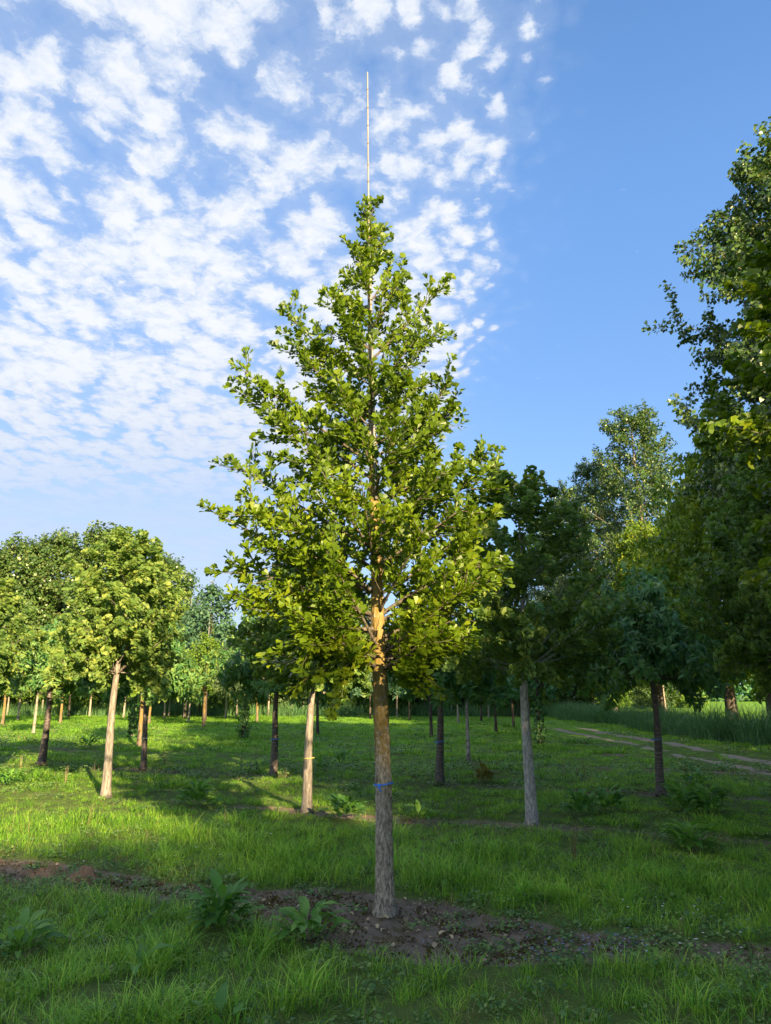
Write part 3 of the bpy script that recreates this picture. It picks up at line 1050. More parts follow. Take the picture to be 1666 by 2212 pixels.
ribbon('ribbon', base_of(590, 1675), 0.01, 0.80, 0.092, M_BLUETAPE, 'thin blue tie on the dark glossy cherry trunk left of centre', tail=False)
ribbon('ribbon', base_of(950, 1692), 0.01, 0.82, 0.098, M_BLUETAPE, 'blue ribbon on the rough dark cherry trunk behind the tall ginkgo')
ribbon('ribbon', base_of(1428, 1718), 0.01, 0.95, 0.086, M_BLUETAPE, 'dull blue tie on the shaded cherry trunk beside the track', tail=False)
ribbon('ribbon', base_of(663, 1750), 0.012, 0.80, 0.082, M_YTAPE, 'yellow tie round the tan ginkgo trunk left of the tall ginkgo', cat='tie', tail=False)
ribbon('ribbon', base_of(310, 1660), -0.02, 0.72, 0.082, M_WTAPE, 'white wire loop round the slim cherry stem on the left', cat='tie', h=0.01, tail=False)

# ------------------------------------------------------------------ further nursery trees: kinds built once, then copied
def small_tree(seed, H, h0, rad, leafm, bark, leaf=RHOMB, size=0.12, style='any', r0=0.075, prof=prof_round, nl=30, per=6, step=0.11):
    return build_tree(seed, H, h0, prof(rad), r0, nl, 6, 0.5, step, per, leaf, size, style, 0.7, (0.04, 0.02), bark, leafm, seg=10, limb_r=0.35)


KINDS = {
    'maple': [small_tree(300 + k, 4.6, 1.75, 1.35, M_MAPLE, B_PALE) for k in range(2)],
    'orange': [small_tree(310 + k, 4.7, 1.9, 1.25, M_MAPLE, B_LICH, r0=0.085) for k in range(2)],
    'dark': [small_tree(320 + k, 4.4, 1.75, 1.35, M_DARKT, B_DARK) for k in range(2)],
    'pale': [small_tree(330 + k, 4.4, 1.8, 1.1, M_GINKGO_B, B_PALE, FAN_LO, 0.11, 'fan', 0.07) for k in range(2)],
    'grey': [small_tree(340, 3.6, 1.6, 1.0, M_GREY, B_DARK)],
    'mottled': [small_tree(350, 3.3, 1.75, 1.1, M_DARKT, B_MOTTLE, OVATE, 0.14, 'droop', 0.06)],
    'blue': [small_tree(360, 4.2, 1.5, 1.3, M_BLUE, B_DARK, RHOMB, 0.11, 'any', 0.07, prof_cone)],
}


def kind_tree(kind, x, y, label, s=1.0, group='nursery trees', rz=None, i=0):
    ms = KINDS[kind][i % len(KINDS[kind])]
    return plant_tree({'pale': 'ginkgo_tree', 'maple': 'maple_tree', 'orange': 'maple_tree', 'blue': 'spruce_tree'}.get(kind, 'nursery_tree'), ms, x, y, label, rz=random.uniform(0, 6.28) if rz is None else rz, s=s, group=group)


MID = [('orange', 300, 1612, 'leaning stem coated in yellow lichen close behind the slim cherry', 0.95),
       ('pale', 285, 1600, 'thin pale stem wrapped in leafy shoots left of the yellow lichen stem', 0.9),
       ('pale', 72, 1585, 'small tree with a pale stem ringed by leaf shoots at the far left', 0.95),
       ('grey', 525, 1597, 'grey leaved tree with sprouts round the foot of its dark stem', 1.0),
       ('orange', 440, 1570, 'tree with a straight orange brown stem in the sunlit lawn left of centre', 1.0),
       ('dark', 686, 1588, 'dark stemmed tree partly hidden behind the yellow tied ginkgo', 1.0),
       ('mottled', 1012, 1645, 'small tree with a thin mottled whitish stem between dark cherry and shaded ginkgo', 1.0),
       ('dark', 932, 1592, 'dark tree half hidden behind the rough cherry trunk', 1.0),
       ('dark', 1072, 1583, 'tree with a grey leaning stem left of the shaded ginkgo, nearer of two', 0.95),
       ('dark', 1110, 1573, 'tree with a straight dark stem left of the shaded ginkgo, farther of two', 0.95),
       ('pale', 990, 1563, 'pale stemmed tree in the far shaded lawn behind the mottled stem', 1.0),
       ('dark', 1166, 1610, 'ivy clad tree close behind the straight grey trunk of the shaded ginkgo', 1.05),
       ('orange', 5, 1566, 'tree with a bright orange stem at the left edge', 1.0),
       ('orange', 130, 1563, 'tree with an orange stem right of the dark stemmed cherry at the left', 1.0),
       ('blue', 800, 1553, 'blue green dense tree seen just left of the lichen covered trunk', 1.1),
       ('blue', 885, 1556, 'blue green dense tree seen just right of the lichen covered trunk', 1.1)]
for k, (kd, px, py, lb, s) in enumerate(MID):
    x, y = place(px, py)
    kind_tree(kd, x, y, lb, s, i=k)

FAR = [(38, 1558, 'maple'), (148, 1553, 'dark'), (193, 1549, 'maple'), (267, 1550, 'maple'), (322, 1562, 'orange'), (407, 1560, 'pale'), (555, 1560, 'orange'),
       (487, 1552, 'maple'), (511, 1550, 'pale'), (532, 1556, 'maple'), (630, 1544, 'maple'), (700, 1546, 'pale'), (757, 1544, 'maple'), (858, 1549, 'maple'),
       (842, 1544, 'dark'), (905, 1545, 'blue'), (918, 1547, 'dark'), (1040, 1558, 'dark'), (1056, 1550, 'maple'), (365, 1548, 'maple'), (430, 1547, 'dark'), (355, 1551, 'pale'),
       (580, 1547, 'maple'), (605, 1543, 'dark'), (655, 1541, 'maple'), (720, 1541, 'maple'), (775, 1540, 'maple'), (815, 1541, 'dark'), (950, 1542, 'dark'), (975, 1544, 'maple'),
       (1010, 1541, 'dark'), (1085, 1546, 'dark'), (1120, 1548, 'dark'), (225, 1543, 'maple'), (90, 1546, 'maple'), (15, 1547, 'maple'), (-60, 1552, 'maple'), (-140, 1548, 'orange'), (-90, 1570, 'pale')]
for k in range(26):
    FAR.append((-150 + 52 * k + 17 * math.sin(k * 2.3), 1536 + 4 * math.sin(k * 1.3), ('maple', 'pale', 'maple', 'dark', 'maple')[k % 5]))
FAROBJ = []
for k, (px, py, kd) in enumerate(FAR):
    x, y = place(px, py)
    o = kind_tree(kd, x, y, 'small round nursery tree on a straight bare stem in the far rows', random.uniform(0.9, 1.12), 'far nursery trees', i=k)
    FAROBJ.append((px, o))

MARKS = [(-200, 'the left edge'), (98, 'the dark cherry'), (238, 'the tan ginkgo'), (314, 'the slim cherry'), (440, 'the orange stem'), (596, 'the glossy cherry'), (670, 'the yellow tied ginkgo'), (828, 'the thick trunk'),
         (944, 'the rough cherry'), (1148, 'the grey trunk'), (1410, 'the shaded cherry stem')]
ORD = ['first', 'second', 'third', 'fourth', 'fifth', 'sixth', 'seventh', 'eighth', 'ninth', 'tenth', 'eleventh', 'twelfth', 'thirteenth', 'fourteenth', 'fifteenth', 'sixteenth']


def between(items, what):
    # items: (picture x, object); counts them between the landmark stems in front
    got = {}
    for px, o in sorted(items, key=lambda a: a[0]):
        k = max(0, sum(px > m for m, _ in MARKS) - 1)
        c = got[k] = got.get(k, 0) + 1
        if k == len(MARKS) - 1:
            o['label'] = f'{ORD[c - 1]} {what} from the left, right of {MARKS[k][1]}'
        elif k == 0:
            o['label'] = f'{ORD[c - 1]} {what} from the left, left of {MARKS[1][1]}'
        else:
            o['label'] = f'{ORD[c - 1]} {what} from the left between {MARKS[k][1]} and {MARKS[k + 1][1]}'


between(FAROBJ, 'far nursery tree')

# two thin poles of distant staked trees
for px, top, yd, lb in [(458, 1252, 48, 'taller of two hair thin distant poles above the trees left of centre'), (414, 1292, 52, 'shorter of two hair thin distant poles above the trees left of centre')]:
    p = D(px, top, yd)
    mb = MB()
    mb.tube([(0, 0, 0), (0, 0, p[2] * 0.5), (0.02, 0, p[2])], [0.035, 0.03, 0.018], 6)
    o = link('bamboo_pole', mb.mesh('bamboo_pole', M_BAMBOO, True), None, (p[0], yd, 0))
    tag(o, lb, 'pole')
    ms = KINDS['blue'][0]
    kind_tree('blue', p[0], yd + 0.15, f"pointed bluish tree under the {'taller' if px == 458 else 'shorter'} thin distant pole", 2.05 if px == 458 else 1.75, 'distant staked trees')

# ------------------------------------------------------------------ avenue of chestnuts and poplars on the right
CHEST = [build_tree(400 + k, 14.0, 2.8, prof_round(4.0), 0.34, 60, 12, 2.1, 0.30, 7, LEAFLET, 0.36, 'chestnut', 0.25, (0.2, 0.1), B_DARK, M_CHEST, seg=14, limb_r=0.3, flare=0.3) for k in range(3)]
POP = [build_tree(420 + k, 25, 4.5, prof_round(4.6), 0.42, 100, 12, 1.9, 0.22, 7, RHOMB, 0.20, 'any', 1.0, (0.3, 0.2), B_PALE, M_POPLAR, seg=14, limb_r=0.25, thin=0.45) for k in range(2)]
POPT = build_tree(425, 24.0, 5.0, lambda t: 6.0 * (0.55 + 0.45 * math.sin(math.pi * min(1, t * 0.9 + 0.05))) * (1 - 0.6 * t ** 6), 0.45, 130, 13, 2.1, 0.18, 9, RHOMB, 0.20, 'any', 0.9, (0.2, 0.2), B_PALE, M_POPLAR, seg=14, limb_r=0.22, thin=0.4)
WILL = [build_tree(440 + k, 15.5, 3.0, prof_round(4.4), 0.38, 70, 11, 1.9, 0.26, 6, RHOMB, 0.27, 'any', 0.8, (0.2, 0.1), B_DARK, M_POPLAR, seg=12, limb_r=0.3, thin=0.35) for k in range(2)]

AV = [(18.6, 28.0, 2, 1.05, 'dark chestnut of the avenue cut by the right edge'),
      (18.8, 36.0, 0, 1.12, 'dark drooping chestnut with the thickest visible trunk, near the right edge'),
      (20.4, 44.0, 1, 1.06, 'dark lower chestnut of the avenue just right of the shaded cherry stem'),
      (20.3, 55.0, 2, 1.0, 'yellow green sunlit chestnut in the middle of the avenue'),
      (18.3, 66.0, 1, 0.8, 'chestnut with a pale lit trunk far down the avenue'),
      (18.5, 78.0, 2, 0.8, 'farthest chestnut of the avenue above the reeds')]
for k, (x, y, i, s, lb) in enumerate(AV):
    plant_tree('chestnut_tree', CHEST[i], x, y, lb, rz=k * 1.3, s=s, group='chestnuts along the avenue')
plant_tree('poplar_tree', POPT, 18.4, 26.5, 'tallest poplar, leafy top cut by the right edge', rz=0.4, s=1.06, group='poplars on the right')
PL = [(22.5, 61, 0, 1.08, 'tall loose poplar with a visible pale stem behind the chestnuts'),
      (21.0, 69, 1, 0.98, 'loose poplar with a forked pale limb left of the tallest one behind the chestnuts'),
      (20.0, 78, 0, 0.97, 'poplar with a rounded top left of the forked one'),
      (19.5, 88, 1, 0.95, 'farthest poplar, lowest left end of the poplar row')]
for k, (x, y, i, s, lb) in enumerate(PL):
    plant_tree('poplar_tree', POP[i], x, y, lb, rz=1 + k * 1.9, s=s, group='poplars on the right')
# the avenue goes on behind the camera and throws its shade over the near lawn
for k, (x, y, i, s) in enumerate([(18.2, 19.0, 1, 0.95), (17.0, 10, 2, 0.92), (15.2, 0.5, 0, 1.25), (14.8, -7.5, 1, 1.2), (15.0, -22, 0, 0.91), (15.0, -28, 1, 1.03), (15, -34, 2, 1.15), (15, -40, 0, 1.27), (15, -46, 1, 1.41)]):
    plant_tree('chestnut_tree', CHEST[i], x, y, 'tall chestnut of the avenue standing outside the view', rz=k * 2.1, s=s, group='avenue trees outside the view')

plant_tree('poplar_tree', POPT, 18.6, -15.6, 'tall poplar of the avenue standing outside the view', rz=0.7, s=1.0, group='avenue trees outside the view')

# ------------------------------------------------------------------ belt of trees at the back
LEFTB = [(-20, 1190, 64, 0), (60, 1172, 66, 1), (140, 1160, 68, 0), (215, 1150, 66, 1), (300, 1172, 68, 0), (372, 1215, 66, 1), (-120, 1175, 66, 1)]
LBN = ['leftmost broad round topped tree of the wood behind the nursery', 'round topped tree second from left in the wood behind the nursery', 'broad tree in the middle of the wood behind the nursery',
       'highest round topped tree of the wood behind the nursery', 'tree right of the highest one in the wood behind the nursery', 'low end tree of the wood, beside the open sky', 'tree of the wood cut off by the left edge']
for k, (px, top, yd, i) in enumerate(LEFTB):
    p = D(px, top, yd)
    plant_tree('willow_tree', WILL[i], p[0], yd, LBN[k], rz=k * 1.7, s=p[2] / 15.4, group='wood behind the nursery')

SHR = [build_tree(460 + k, 5.5, 0.35, prof_round(2.3), 0.12, 40, 8, 1.0, 0.17, 6, RHOMB, 0.20, 'any', 0.5, (0.1, 0.1), B_DARK, [M_MAPLE, M_MAPLE, M_GREY][k], seg=8) for k in range(3)]
k = 0
HEDGE = []
for px in range(-160, 1330, 52):
    yd = 66 + 5 * math.sin(px * 0.021)
    top = 1378 + 30 * math.sin(px * 0.05) + (12 if px > 900 else 0)
    p = D(px, top, yd)
    o = plant_tree('hedge_shrub', SHR[k % 3], p[0], yd, 'bushy shrub of the hedge closing the back of the nursery', 'shrub', rz=k * 2.4, s=p[2] / 5.4, group='shrubs of the back hedge', dz=-0.1)
    HEDGE.append((px, o))
    k += 1
between(HEDGE, 'back hedge shrub')

for k in range(9):
    y = 82 + 34 * ((k * 0.618) % 1)
    x = 19 + 2.6 * k + 1.5 * math.sin(k * 2.2)
    plant_tree('meadow_bush', SHR[(0, 0, 2)[k % 3]], x, y, 'sunlit bush on the meadow beyond the avenue trunks', 'bush', rz=k * 2.1, s=0.8 + 0.35 * math.sin(k * 1.7) ** 2, group='bushes beyond the avenue', dz=-0.1)

# far wood beyond the open meadow on the right
fw = MB()
R_ = Rand(77)
n = 16000
fx = R_.u(30, 150, n)
fy = R_.u(165, 185, n)
hh = 11 + 5 * fbm(fx * 0.11, fy * 0.05, o=3, seed=3)
fz = hh * R_.u(0, 1, n) ** 0.8
fw.leaves(RHOMB, np.stack([fx, fy, fz], -1), R_.dirs(n), nrm(R_.dirs(n) + np.array([0, -0.6, 0.5])), R_.u(0.9, 1.7, n), R_.u(0, 1, n))
tag(link('far_wood', fw.mesh('far_wood', M_DARKT)), 'dim distant wood beyond the bright meadow at the right', None, None, 'stuff')

# ------------------------------------------------------------------ dock plants: every leaf an object of its own
def dock_leaf(seed, mat, tint):
    R = Rand(seed)
    mb = MB()
    n = 7
    t = np.linspace(0, 1, n)
    w = np.interp(t, [0, 0.16, 0.22, 0.4, 0.7, 0.9, 1], [0.012, 0.014, 0.14, 0.19, 0.16, 0.08, 0.0]) * R.u(0.85, 1.15)
    ph = R.u(0, 6.28)
    zc = 0.10 * np.sin(t * 3.0) - 0.28 * t ** 2.2
    wav = 0.025 * np.sin(t * 14 + ph)
    L = np.stack([-w, t, zc + 0.05 * (w / 0.16) + wav], -1)
    C = np.stack([0 * t, t, zc], -1)
    Rr = np.stack([w, t, zc + 0.05 * (w / 0.16) - wav], -1)
    i = np.arange(n - 1)
    q = np.concatenate([np.stack([i, i + n, i + n + 1, i + 1], -1), np.stack([i + n, i + 2 * n, i + 2 * n + 1, i + n + 1], -1)])
    mb.add(np.concatenate([L, C, Rr]), q, None, tint)
    return mb.mesh('leaf', mat, True)


DOCK_AT = []
DOCKS = [dock_leaf(1000 + k, M_DOCK, tn) for k, tn in enumerate((0.15, 0.35, 0.5, 0.65, 0.85, 0.45))]
YDOCK = [dock_leaf(1010 + k, M_YELLOW, tn) for k, tn in enumerate((0.3, 0.6))]


def dock(px, py, n, size, label, seed, up=0.9, ms=None, shade=(0, 6)):
    g = G(px, py)
    DOCK_AT.append((g[0], g[1], size * 0.55))
    R = Rand(seed)
    t = thing('dock_plant', label, 'plant', (g[0], g[1], float(gz(g[0], g[1]))), 0, 'dock plants in the grass')
    n = int(n * 2.7)
    for k in range(n):
        a = k * 2.4 + R.u(-0.3, 0.3)
        el = up * R.u(0.2, 1.35)
        o = link('leaf', (ms or DOCKS)[R.r.randint(shade[0], shade[1]) if ms is None else R.r.randint(0, len(ms))], t)
        s = size * R.u(0.34, 0.68)
        o.scale = (s, s, s)
        o.rotation_mode = 'XYZ'
        o.rotation_euler = (el, R.u(-0.25, 0.25), a)
        rr = size * R.u(0.03, 0.45)
        o.location = (-rr * math.sin(a), rr * math.cos(a), size * R.u(0.10, 0.75) * (1 - 1.3 * rr / size))
    return t


dock(475, 2005, 26, 0.34, 'large dark dock plant in the grass left of the trunk foot', 1, 0.95, None, (0, 3))
dock(665, 2025, 16, 0.34, 'pale green dock plant beside the bare soil near the trunk foot', 2, 0.75, None, (3, 6))
dock(40, 2060, 12, 0.30, 'dock plant cut by the left edge in the shaded grass', 3)
dock(300, 2110, 2, 0.28, 'small dock with few leaves sunk in the front grass', 4)
dock(470, 2225, 4, 0.24, 'dock plant peeping in at the bottom edge', 5)
dock(1492, 1842, 26, 0.38, 'bright rosette of dock leaves alone at the right', 6, 0.85, None, (2, 6))
dock(1255, 1765, 18, 0.42, 'left of two dock plants right of the shaded ginkgo trunk', 7)
dock(1310, 1755, 18, 0.42, 'right of two dock plants right of the shaded ginkgo trunk', 8)
dock(1480, 1755, 20, 0.44, 'spreading dock just right of the shaded cherry stem', 9)
dock(1535, 1762, 20, 0.44, 'spreading dock with floppy leaves, rightmost of the pair by the shaded cherry', 10)
dock(425, 1745, 22, 0.42, 'sunlit yellow green dock on the lawn right of the tan trunk', 11, 0.9, None, (3, 6))
dock(745, 1770, 18, 0.40, 'dock plant in half shade beside the thick trunk', 12)
dock(905, 1765, 7, 0.35, 'small dock on the soil strip between the two trunks', 13)
dock(20, 1695, 14, 0.40, 'sunlit dock at the left edge of the lawn', 14, 0.9, None, (3, 6))
dock(1505, 1700, 12, 0.40, 'small dock beyond the shaded cherry on the lawn', 15)
dock(1045, 1690, 24, 0.36, 'yellowing bushy weed in the shaded lawn', 16, 1.1, YDOCK)
dock(690, 1668, 10, 0.38, 'dock standing behind the yellow tied trunk', 17)
dock(525, 1592, 22, 0.55, 'leafy sprouts at the foot of the grey leaved tree', 18, 1.2)
dock(740, 1650, 12, 0.40, 'dock on the half shaded lawn left of the thick trunk', 19)
dock(190, 1615, 14, 0.45, 'pale weed clump on the sunlit lawn between two left trunks', 20)


# ------------------------------------------------------------------ scattered ground plants
def scatter(name, pts, rot, scl, idx, protos):
    me = bpy.data.meshes.new(name)
    me.vertices.add(len(pts))
    me.vertices.foreach_set('co', np.asarray(pts, np.float32).ravel())
    a = me.attributes.new('rot', 'FLOAT_VECTOR', 'POINT')
    a.data.foreach_set('vector', np.asarray(rot, np.float32).ravel())
    a = me.attributes.new('scl', 'FLOAT', 'POINT')
    a.data.foreach_set('value', np.asarray(scl, np.float32))
    a = me.attributes.new('idx', 'INT', 'POINT')
    a.data.foreach_set('value', np.asarray(idx, np.int32))
    o = link(name, me)
    ng = bpy.data.node_groups.new(name, 'GeometryNodeTree')
    ng.interface.new_socket('Geometry', in_out='INPUT', socket_type='NodeSocketGeometry')
    ng.interface.new_socket('Geometry', in_out='OUTPUT', socket_type='NodeSocketGeometry')
    N_, L_ = ng.nodes, ng.links
    gi, go = N_.new('NodeGroupInput'), N_.new('NodeGroupOutput')
    iop = N_.new('GeometryNodeInstanceOnPoints')
    jn = N_.new('GeometryNodeJoinGeometry')
    for pr in reversed(protos):
        oi = N_.new('GeometryNodeObjectInfo')
        oi.inputs['Object'].default_value = pr
        oi.inputs['As Instance'].default_value = True
        L_.new(oi.outputs['Geometry'], jn.inputs[0])
    L_.new(gi.outputs[0], iop.inputs['Points'])
    L_.new(jn.outputs[0], iop.inputs['Instance'])
    iop.inputs['Pick Instance'].default_value = True
    for nm, ty, so in (('rot', 'FLOAT_VECTOR', 'Rotation'), ('scl', 'FLOAT', 'Scale'), ('idx', 'INT', 'Instance Index')):
        na = N_.new('GeometryNodeInputNamedAttribute')
        na.data_type = ty
        na.inputs['Name'].default_value = nm
        L_.new(na.outputs['Attribute'], iop.inputs[so])
    L_.new(iop.outputs[0], go.inputs[0])
    md = o.modifiers.new('scatter', 'NODES')
    md.node_group = ng
    return o


def blade(mb, R, p, az, L, w, bend, tint, lean=0.25, nseg=4):
    t = np.linspace(0, 1, nseg)
    ang = lean + bend * t
    ds = L / (nseg - 1)
    hx = np.concatenate([[0], np.cumsum(np.sin(ang[:-1]) * ds)])
    hz = np.concatenate([[0], np.cumsum(np.cos(ang[:-1]) * ds)])
    d = np.array([math.cos(az), math.sin(az), 0])
    s = np.array([-math.sin(az), math.cos(az), 0])
    c = p + hx[:, None] * d + hz[:, None] * np.array([0, 0, 1.0])
    ww = w * (1 - t ** 1.5) * 0.5
    v = np.concatenate([c[:-1] - s * ww[:-1, None], c[:-1] + s * ww[:-1, None], c[-1:]])
    k = nseg - 1
    q = [(i, i + k, i + k + 1, i + 1) for i in range(k - 1)]
    mb.add(v, q, [(k - 1, 2 * k - 1, 2 * k)], tint)


def tuft(seed, n, rad, L, w, mat, bend=1.0, lean=0.5, name='tuft'):
    R = Rand(seed)
    mb = MB()
    for k in range(n):
        a = R.u(0, 6.28)
        r = rad * math.sqrt(R.u())
        p = np.array([r * math.cos(a), r * math.sin(a), -0.012])
        blade(mb, R, p, a + R.u(-1.3, 1.3), L * R.u(0.45, 1.15), w * R.u(0.7, 1.3), bend * R.u(0.3, 1.5), np.clip(R.u(0.1, 0.95), 0, 1), R.u(0.02, lean))
    return bpy.data.objects.new(name, mb.mesh(name, mat))


def fan_points(R, y0, y1, dens, marg, keep):
    A = (y1 - y0) * ((0.62 * y1 + marg) * 2)
    n = int(A * dens)
    y = R.u(y0, y1, n)
    x = R.u(-1, 1, n) * (0.62 * y1 + marg)
    k = np.abs(x) < 0.62 * y + marg
    x, y = x[k], y[k]
    k = R.u(0, 1, len(x)) < keep(x, y)
    return x[k], y[k]


RG = Rand(900)
grass_protos = [tuft(910 + k, 24, 0.075, 0.23, 0.0055, M_GRASS, 1.5, 0.8) for k in range(4)] + \
               [tuft(920 + k, 20, 0.09, 0.30, 0.0068, M_GRASS, 1.9, 0.9) for k in range(2)] + \
               [tuft(930 + k, 46, 0.20, 0.20, 0.012, M_GRASS, 1.3, 0.8) for k in range(3)] + \
               [tuft(940 + k, 70, 0.42, 0.20, 0.026, M_GRASS, 1.2, 0.8) for k in range(3)] + \
               [tuft(945, 9, 0.08, 0.30, 0.0035, M_DRY, 0.9, 0.8), tuft(946, 16, 0.06, 0.14, 0.004, M_DRY, 1.5, 1.2)]


def keep_grass(x, y):
    s = soil_mask(x, y)
    hole = np.exp(-((x - HOLE[0]) / 0.5) ** 2 - ((y - HOLE[1]) / 0.25) ** 2)
    dk = 0
    for a, b, r in DOCK_AT:
        dk = dk + np.exp(-((x - a) / r) ** 2 - ((y - b + 0.08) / r) ** 2)
    return np.clip(1 - 0.8 * dk - 1.25 * s - rut_mask(x, y) * 1.2 - hole, 0.012 * (y < 9), 1) * (0.25 + 1.05 * fbm(x * 1.6, y * 1.6, o=3, seed=61))


pts, rot, scl, idx = [], [], [], []
for y0, y1, dens, marg, lo, hi, s0, s1 in ((2.6, 10, 135, 1.2, 0, 6, 0.5, 1.2), (10, 19, 62, 1.5, 0, 9, 0.65, 1.1), (19, 36, 15, 2.0, 6, 12, 0.7, 1.05), (36, 70, 6, 2.0, 9, 12, 0.7, 1.1)):
    x, y = fan_points(RG, y0, y1, dens, marg, keep_grass)
    n = len(x)
    hgt = 0.32 + 0.50 * fbm(x * 0.45, y * 0.45, o=3, seed=71) + 0.62 * sstep(vnoise(x * 2.6, y * 2.6, seed=73), 0.35, 0.95)
    near = 1 - 0.55 * sstep(soil_mask(x, y), 0.02, 0.4)
    near = near * (1 - 0.42 * sstep(y, 8.5, 12) + 0.55 * sstep(y, 8.5, 12) * sstep(fbm(x * 1.3, y * 1.3, o=2, seed=77), 0.52, 0.75)) * (1 - 0.6 * (1 - sstep(np.abs(x - 8.95), 1.1, 2.6)) * sstep(y, 8, 11))
    for c in ROWS[1:4]:
        dd = (y - (c + SLOPE * x)) * 0.928
        near = near * (1 - 0.5 * np.exp(-((dd + 0.45) / 0.5) ** 2))
    pts.append(np.stack([x, y, gz(x, y)], -1))
    rot.append(np.stack([RG.u(-0.12, 0.12, n), RG.u(-0.12, 0.12, n), RG.u(0, 6.28, n)], -1))
    scl.append(RG.u(s0, s1, n) * hgt * near)
    ix = RG.r.randint(lo, hi, n)
    if hi == 6:
        wild = fbm(x * 0.7, y * 0.7, o=2, seed=81) > 0.52
        ix = np.where(wild & (RG.u(0, 1, n) < 0.6), RG.r.randint(4, 6, n), RG.r.randint(0, 4, n))
    if y0 < 15:
        ix = np.where((RG.u(0, 1, n) < 0.10) & (fbm(x * 0.9, y * 0.9, o=2, seed=83) > 0.45), RG.r.randint(12, 14, n), ix)
    idx.append(ix)
gr = scatter('grass', np.concatenate(pts), np.concatenate(rot), np.concatenate(scl), np.concatenate(idx), grass_protos)
tag(gr, 'lush green grass of the nursery lawn', None, None, 'stuff')
print('tufts', sum(len(p) for p in pts))


# low broad-leaved weeds and clover in the strips and among the grass
def clover(seed, n, rad, size, mat):
    R = Rand(seed)
    mb = MB()
    a = R.u(0, 6.28, n)
    r = rad * np.sqrt(R.u(0, 1, n))
    P = np.stack([r * np.cos(a), r * np.sin(a), R.u(0.008, 0.06, n)], -1)
    mb.leaves(RHOMB, P, nrm(R.dirs(n) * np.array([1, 1, 0.35])), nrm(R.dirs(n) * 0.5 + np.array([0, 0, 1])), size * R.u(0.6, 1.3, n), R.u(0, 1, n))
    return bpy.data.objects.new('weed_tuft', mb.mesh('weed_tuft', mat))


weed_protos = [clover(950 + k, 40, 0.11, 0.028, M_WEED) for k in range(3)] + [tuft(960, 12, 0.07, 0.10, 0.005, M_DRY, 1.2, 1.0), tuft(961, 9, 0.06, 0.16, 0.004, M_DRY, 1.0, 1.2)]


def keep_weed(x, y):
    d = np.abs((y - (ROWS[0] + SLOPE * x)) * 0.928)
    band = np.exp(-(d / 0.55) ** 2) * (1 - 0.93 * np.exp(-((x + 0.05) / 0.95) ** 2))
    return np.clip(0.30 + 0.65 * band, 0, 1) * (0.4 + 0.9 * fbm(x * 1.1, y * 1.1, o=2, seed=91)) * (1 - 0.85 * np.exp(-((x + 0.05) / 0.9) ** 2 - ((y - 5.95 + 0.4 * x) / 0.6) ** 2))


x, y = fan_points(RG, 2.6, 10, 70, 1.2, keep_weed)
x2, y2 = fan_points(RG, 10, 18, 14, 1.5, lambda x, y: 0.25 + soil_mask(x, y))
x3, y3 = fan_points(RG, 10, 42, 1.5, 2.0, lambda x, y: sstep(fbm(x * 0.5, y * 0.5, o=3, seed=95), 0.42, 0.7))
x, y = np.concatenate([x, x2, x3]), np.concatenate([y, y2, y3])
n = len(x)
wd = scatter('ground_cover', np.stack([x, y, gz(x, y)], -1), np.stack([0 * x, 0 * x, RG.u(0, 6.28, n)], -1), RG.u(0.6, 1.3, n) * (1 + 1.6 * sstep(y, 10, 22)),
             np.where(RG.u(0, 1, n) < 0.72, RG.r.randint(0, 3, n), RG.r.randint(3, 5, n)), weed_protos)
tag(wd, 'low clover and dry stalks creeping over the soil strips', None, None, 'stuff')

# moss and crumbs of litter on the bare strip
x, y = fan_points(RG, 4.5, 8.5, 160, 1.0, lambda x, y: soil_mask(x, y) ** 2)
n = len(x)


def crumbs(seed, mat, n=14, s=0.012):
    R = Rand(seed)
    mb = MB()
    P = np.stack([R.u(-0.07, 0.07, n), R.u(-0.07, 0.07, n), R.u(0, 0.008, n)], -1)
    mb.leaves(RHOMB, P, nrm(R.dirs(n) * np.array([1, 1, 0.3])), nrm(R.dirs(n) * 0.6 + np.array([0, 0, 1])), s * R.u(0.5, 2.0, n), R.u(0, 1, n))
    return bpy.data.objects.new('crumb', mb.mesh('crumb', mat))


M_LITTER = leaf_mat('litter', (0.075, 0.0525, 0.033), (0.18, 0.1275, 0.0825), (0.45, 0.345, 0.225), 0.05, 0.9, 0.1)
M_MOSS = leaf_mat('moss', (0.04, 0.035, 0.006), (0.075, 0.062, 0.01), (0.11, 0.09, 0.015), 0.1, 0.9, 0.1)
lt = scatter('leaf_litter', np.stack([x, y, gz(x, y) + 0.003], -1), np.stack([0 * x, 0 * x, RG.u(0, 6.28, n)], -1), RG.u(0.6, 1.4, n), RG.r.randint(0, 4, n),
             [crumbs(970, M_LITTER), crumbs(971, M_LITTER, 9, 0.02), crumbs(972, M_MOSS, 26, 0.014), crumbs(973, M_LITTER, 20, 0.009)])
tag(lt, 'crumbs of dead leaves and moss on the bare soil strip', None, None, 'stuff')

# blue flowered speedwell in front on the right, white clover flowers further right
def flowers(name, n, px, py, sx, sy, mat, label, s=0.008, hz=(0.015, 0.05)):
    R = Rand(len(name) * 31)
    mb = MB()
    for k in range(n):
        g = G(px + R.r.normal() * sx, py + R.r.normal() * sy)
        z = float(gz(g[0], g[1])) + R.u(*hz)
        a = np.arange(5) * 2 * math.pi / 5
        P = np.repeat(np.array([[g[0], g[1], z]]), 5, 0)
        mb.leaves(RHOMB, P, np.stack([np.cos(a), np.sin(a), 0 * a + 0.35], -1), np.tile(np.array([0, -0.3, 1.0]), (5, 1)), s * R.u(0.7, 1.2), np.full(5, 0.5))
    o = link(name, mb.mesh(name, mat))
    tag(o, label, None, None, 'stuff')


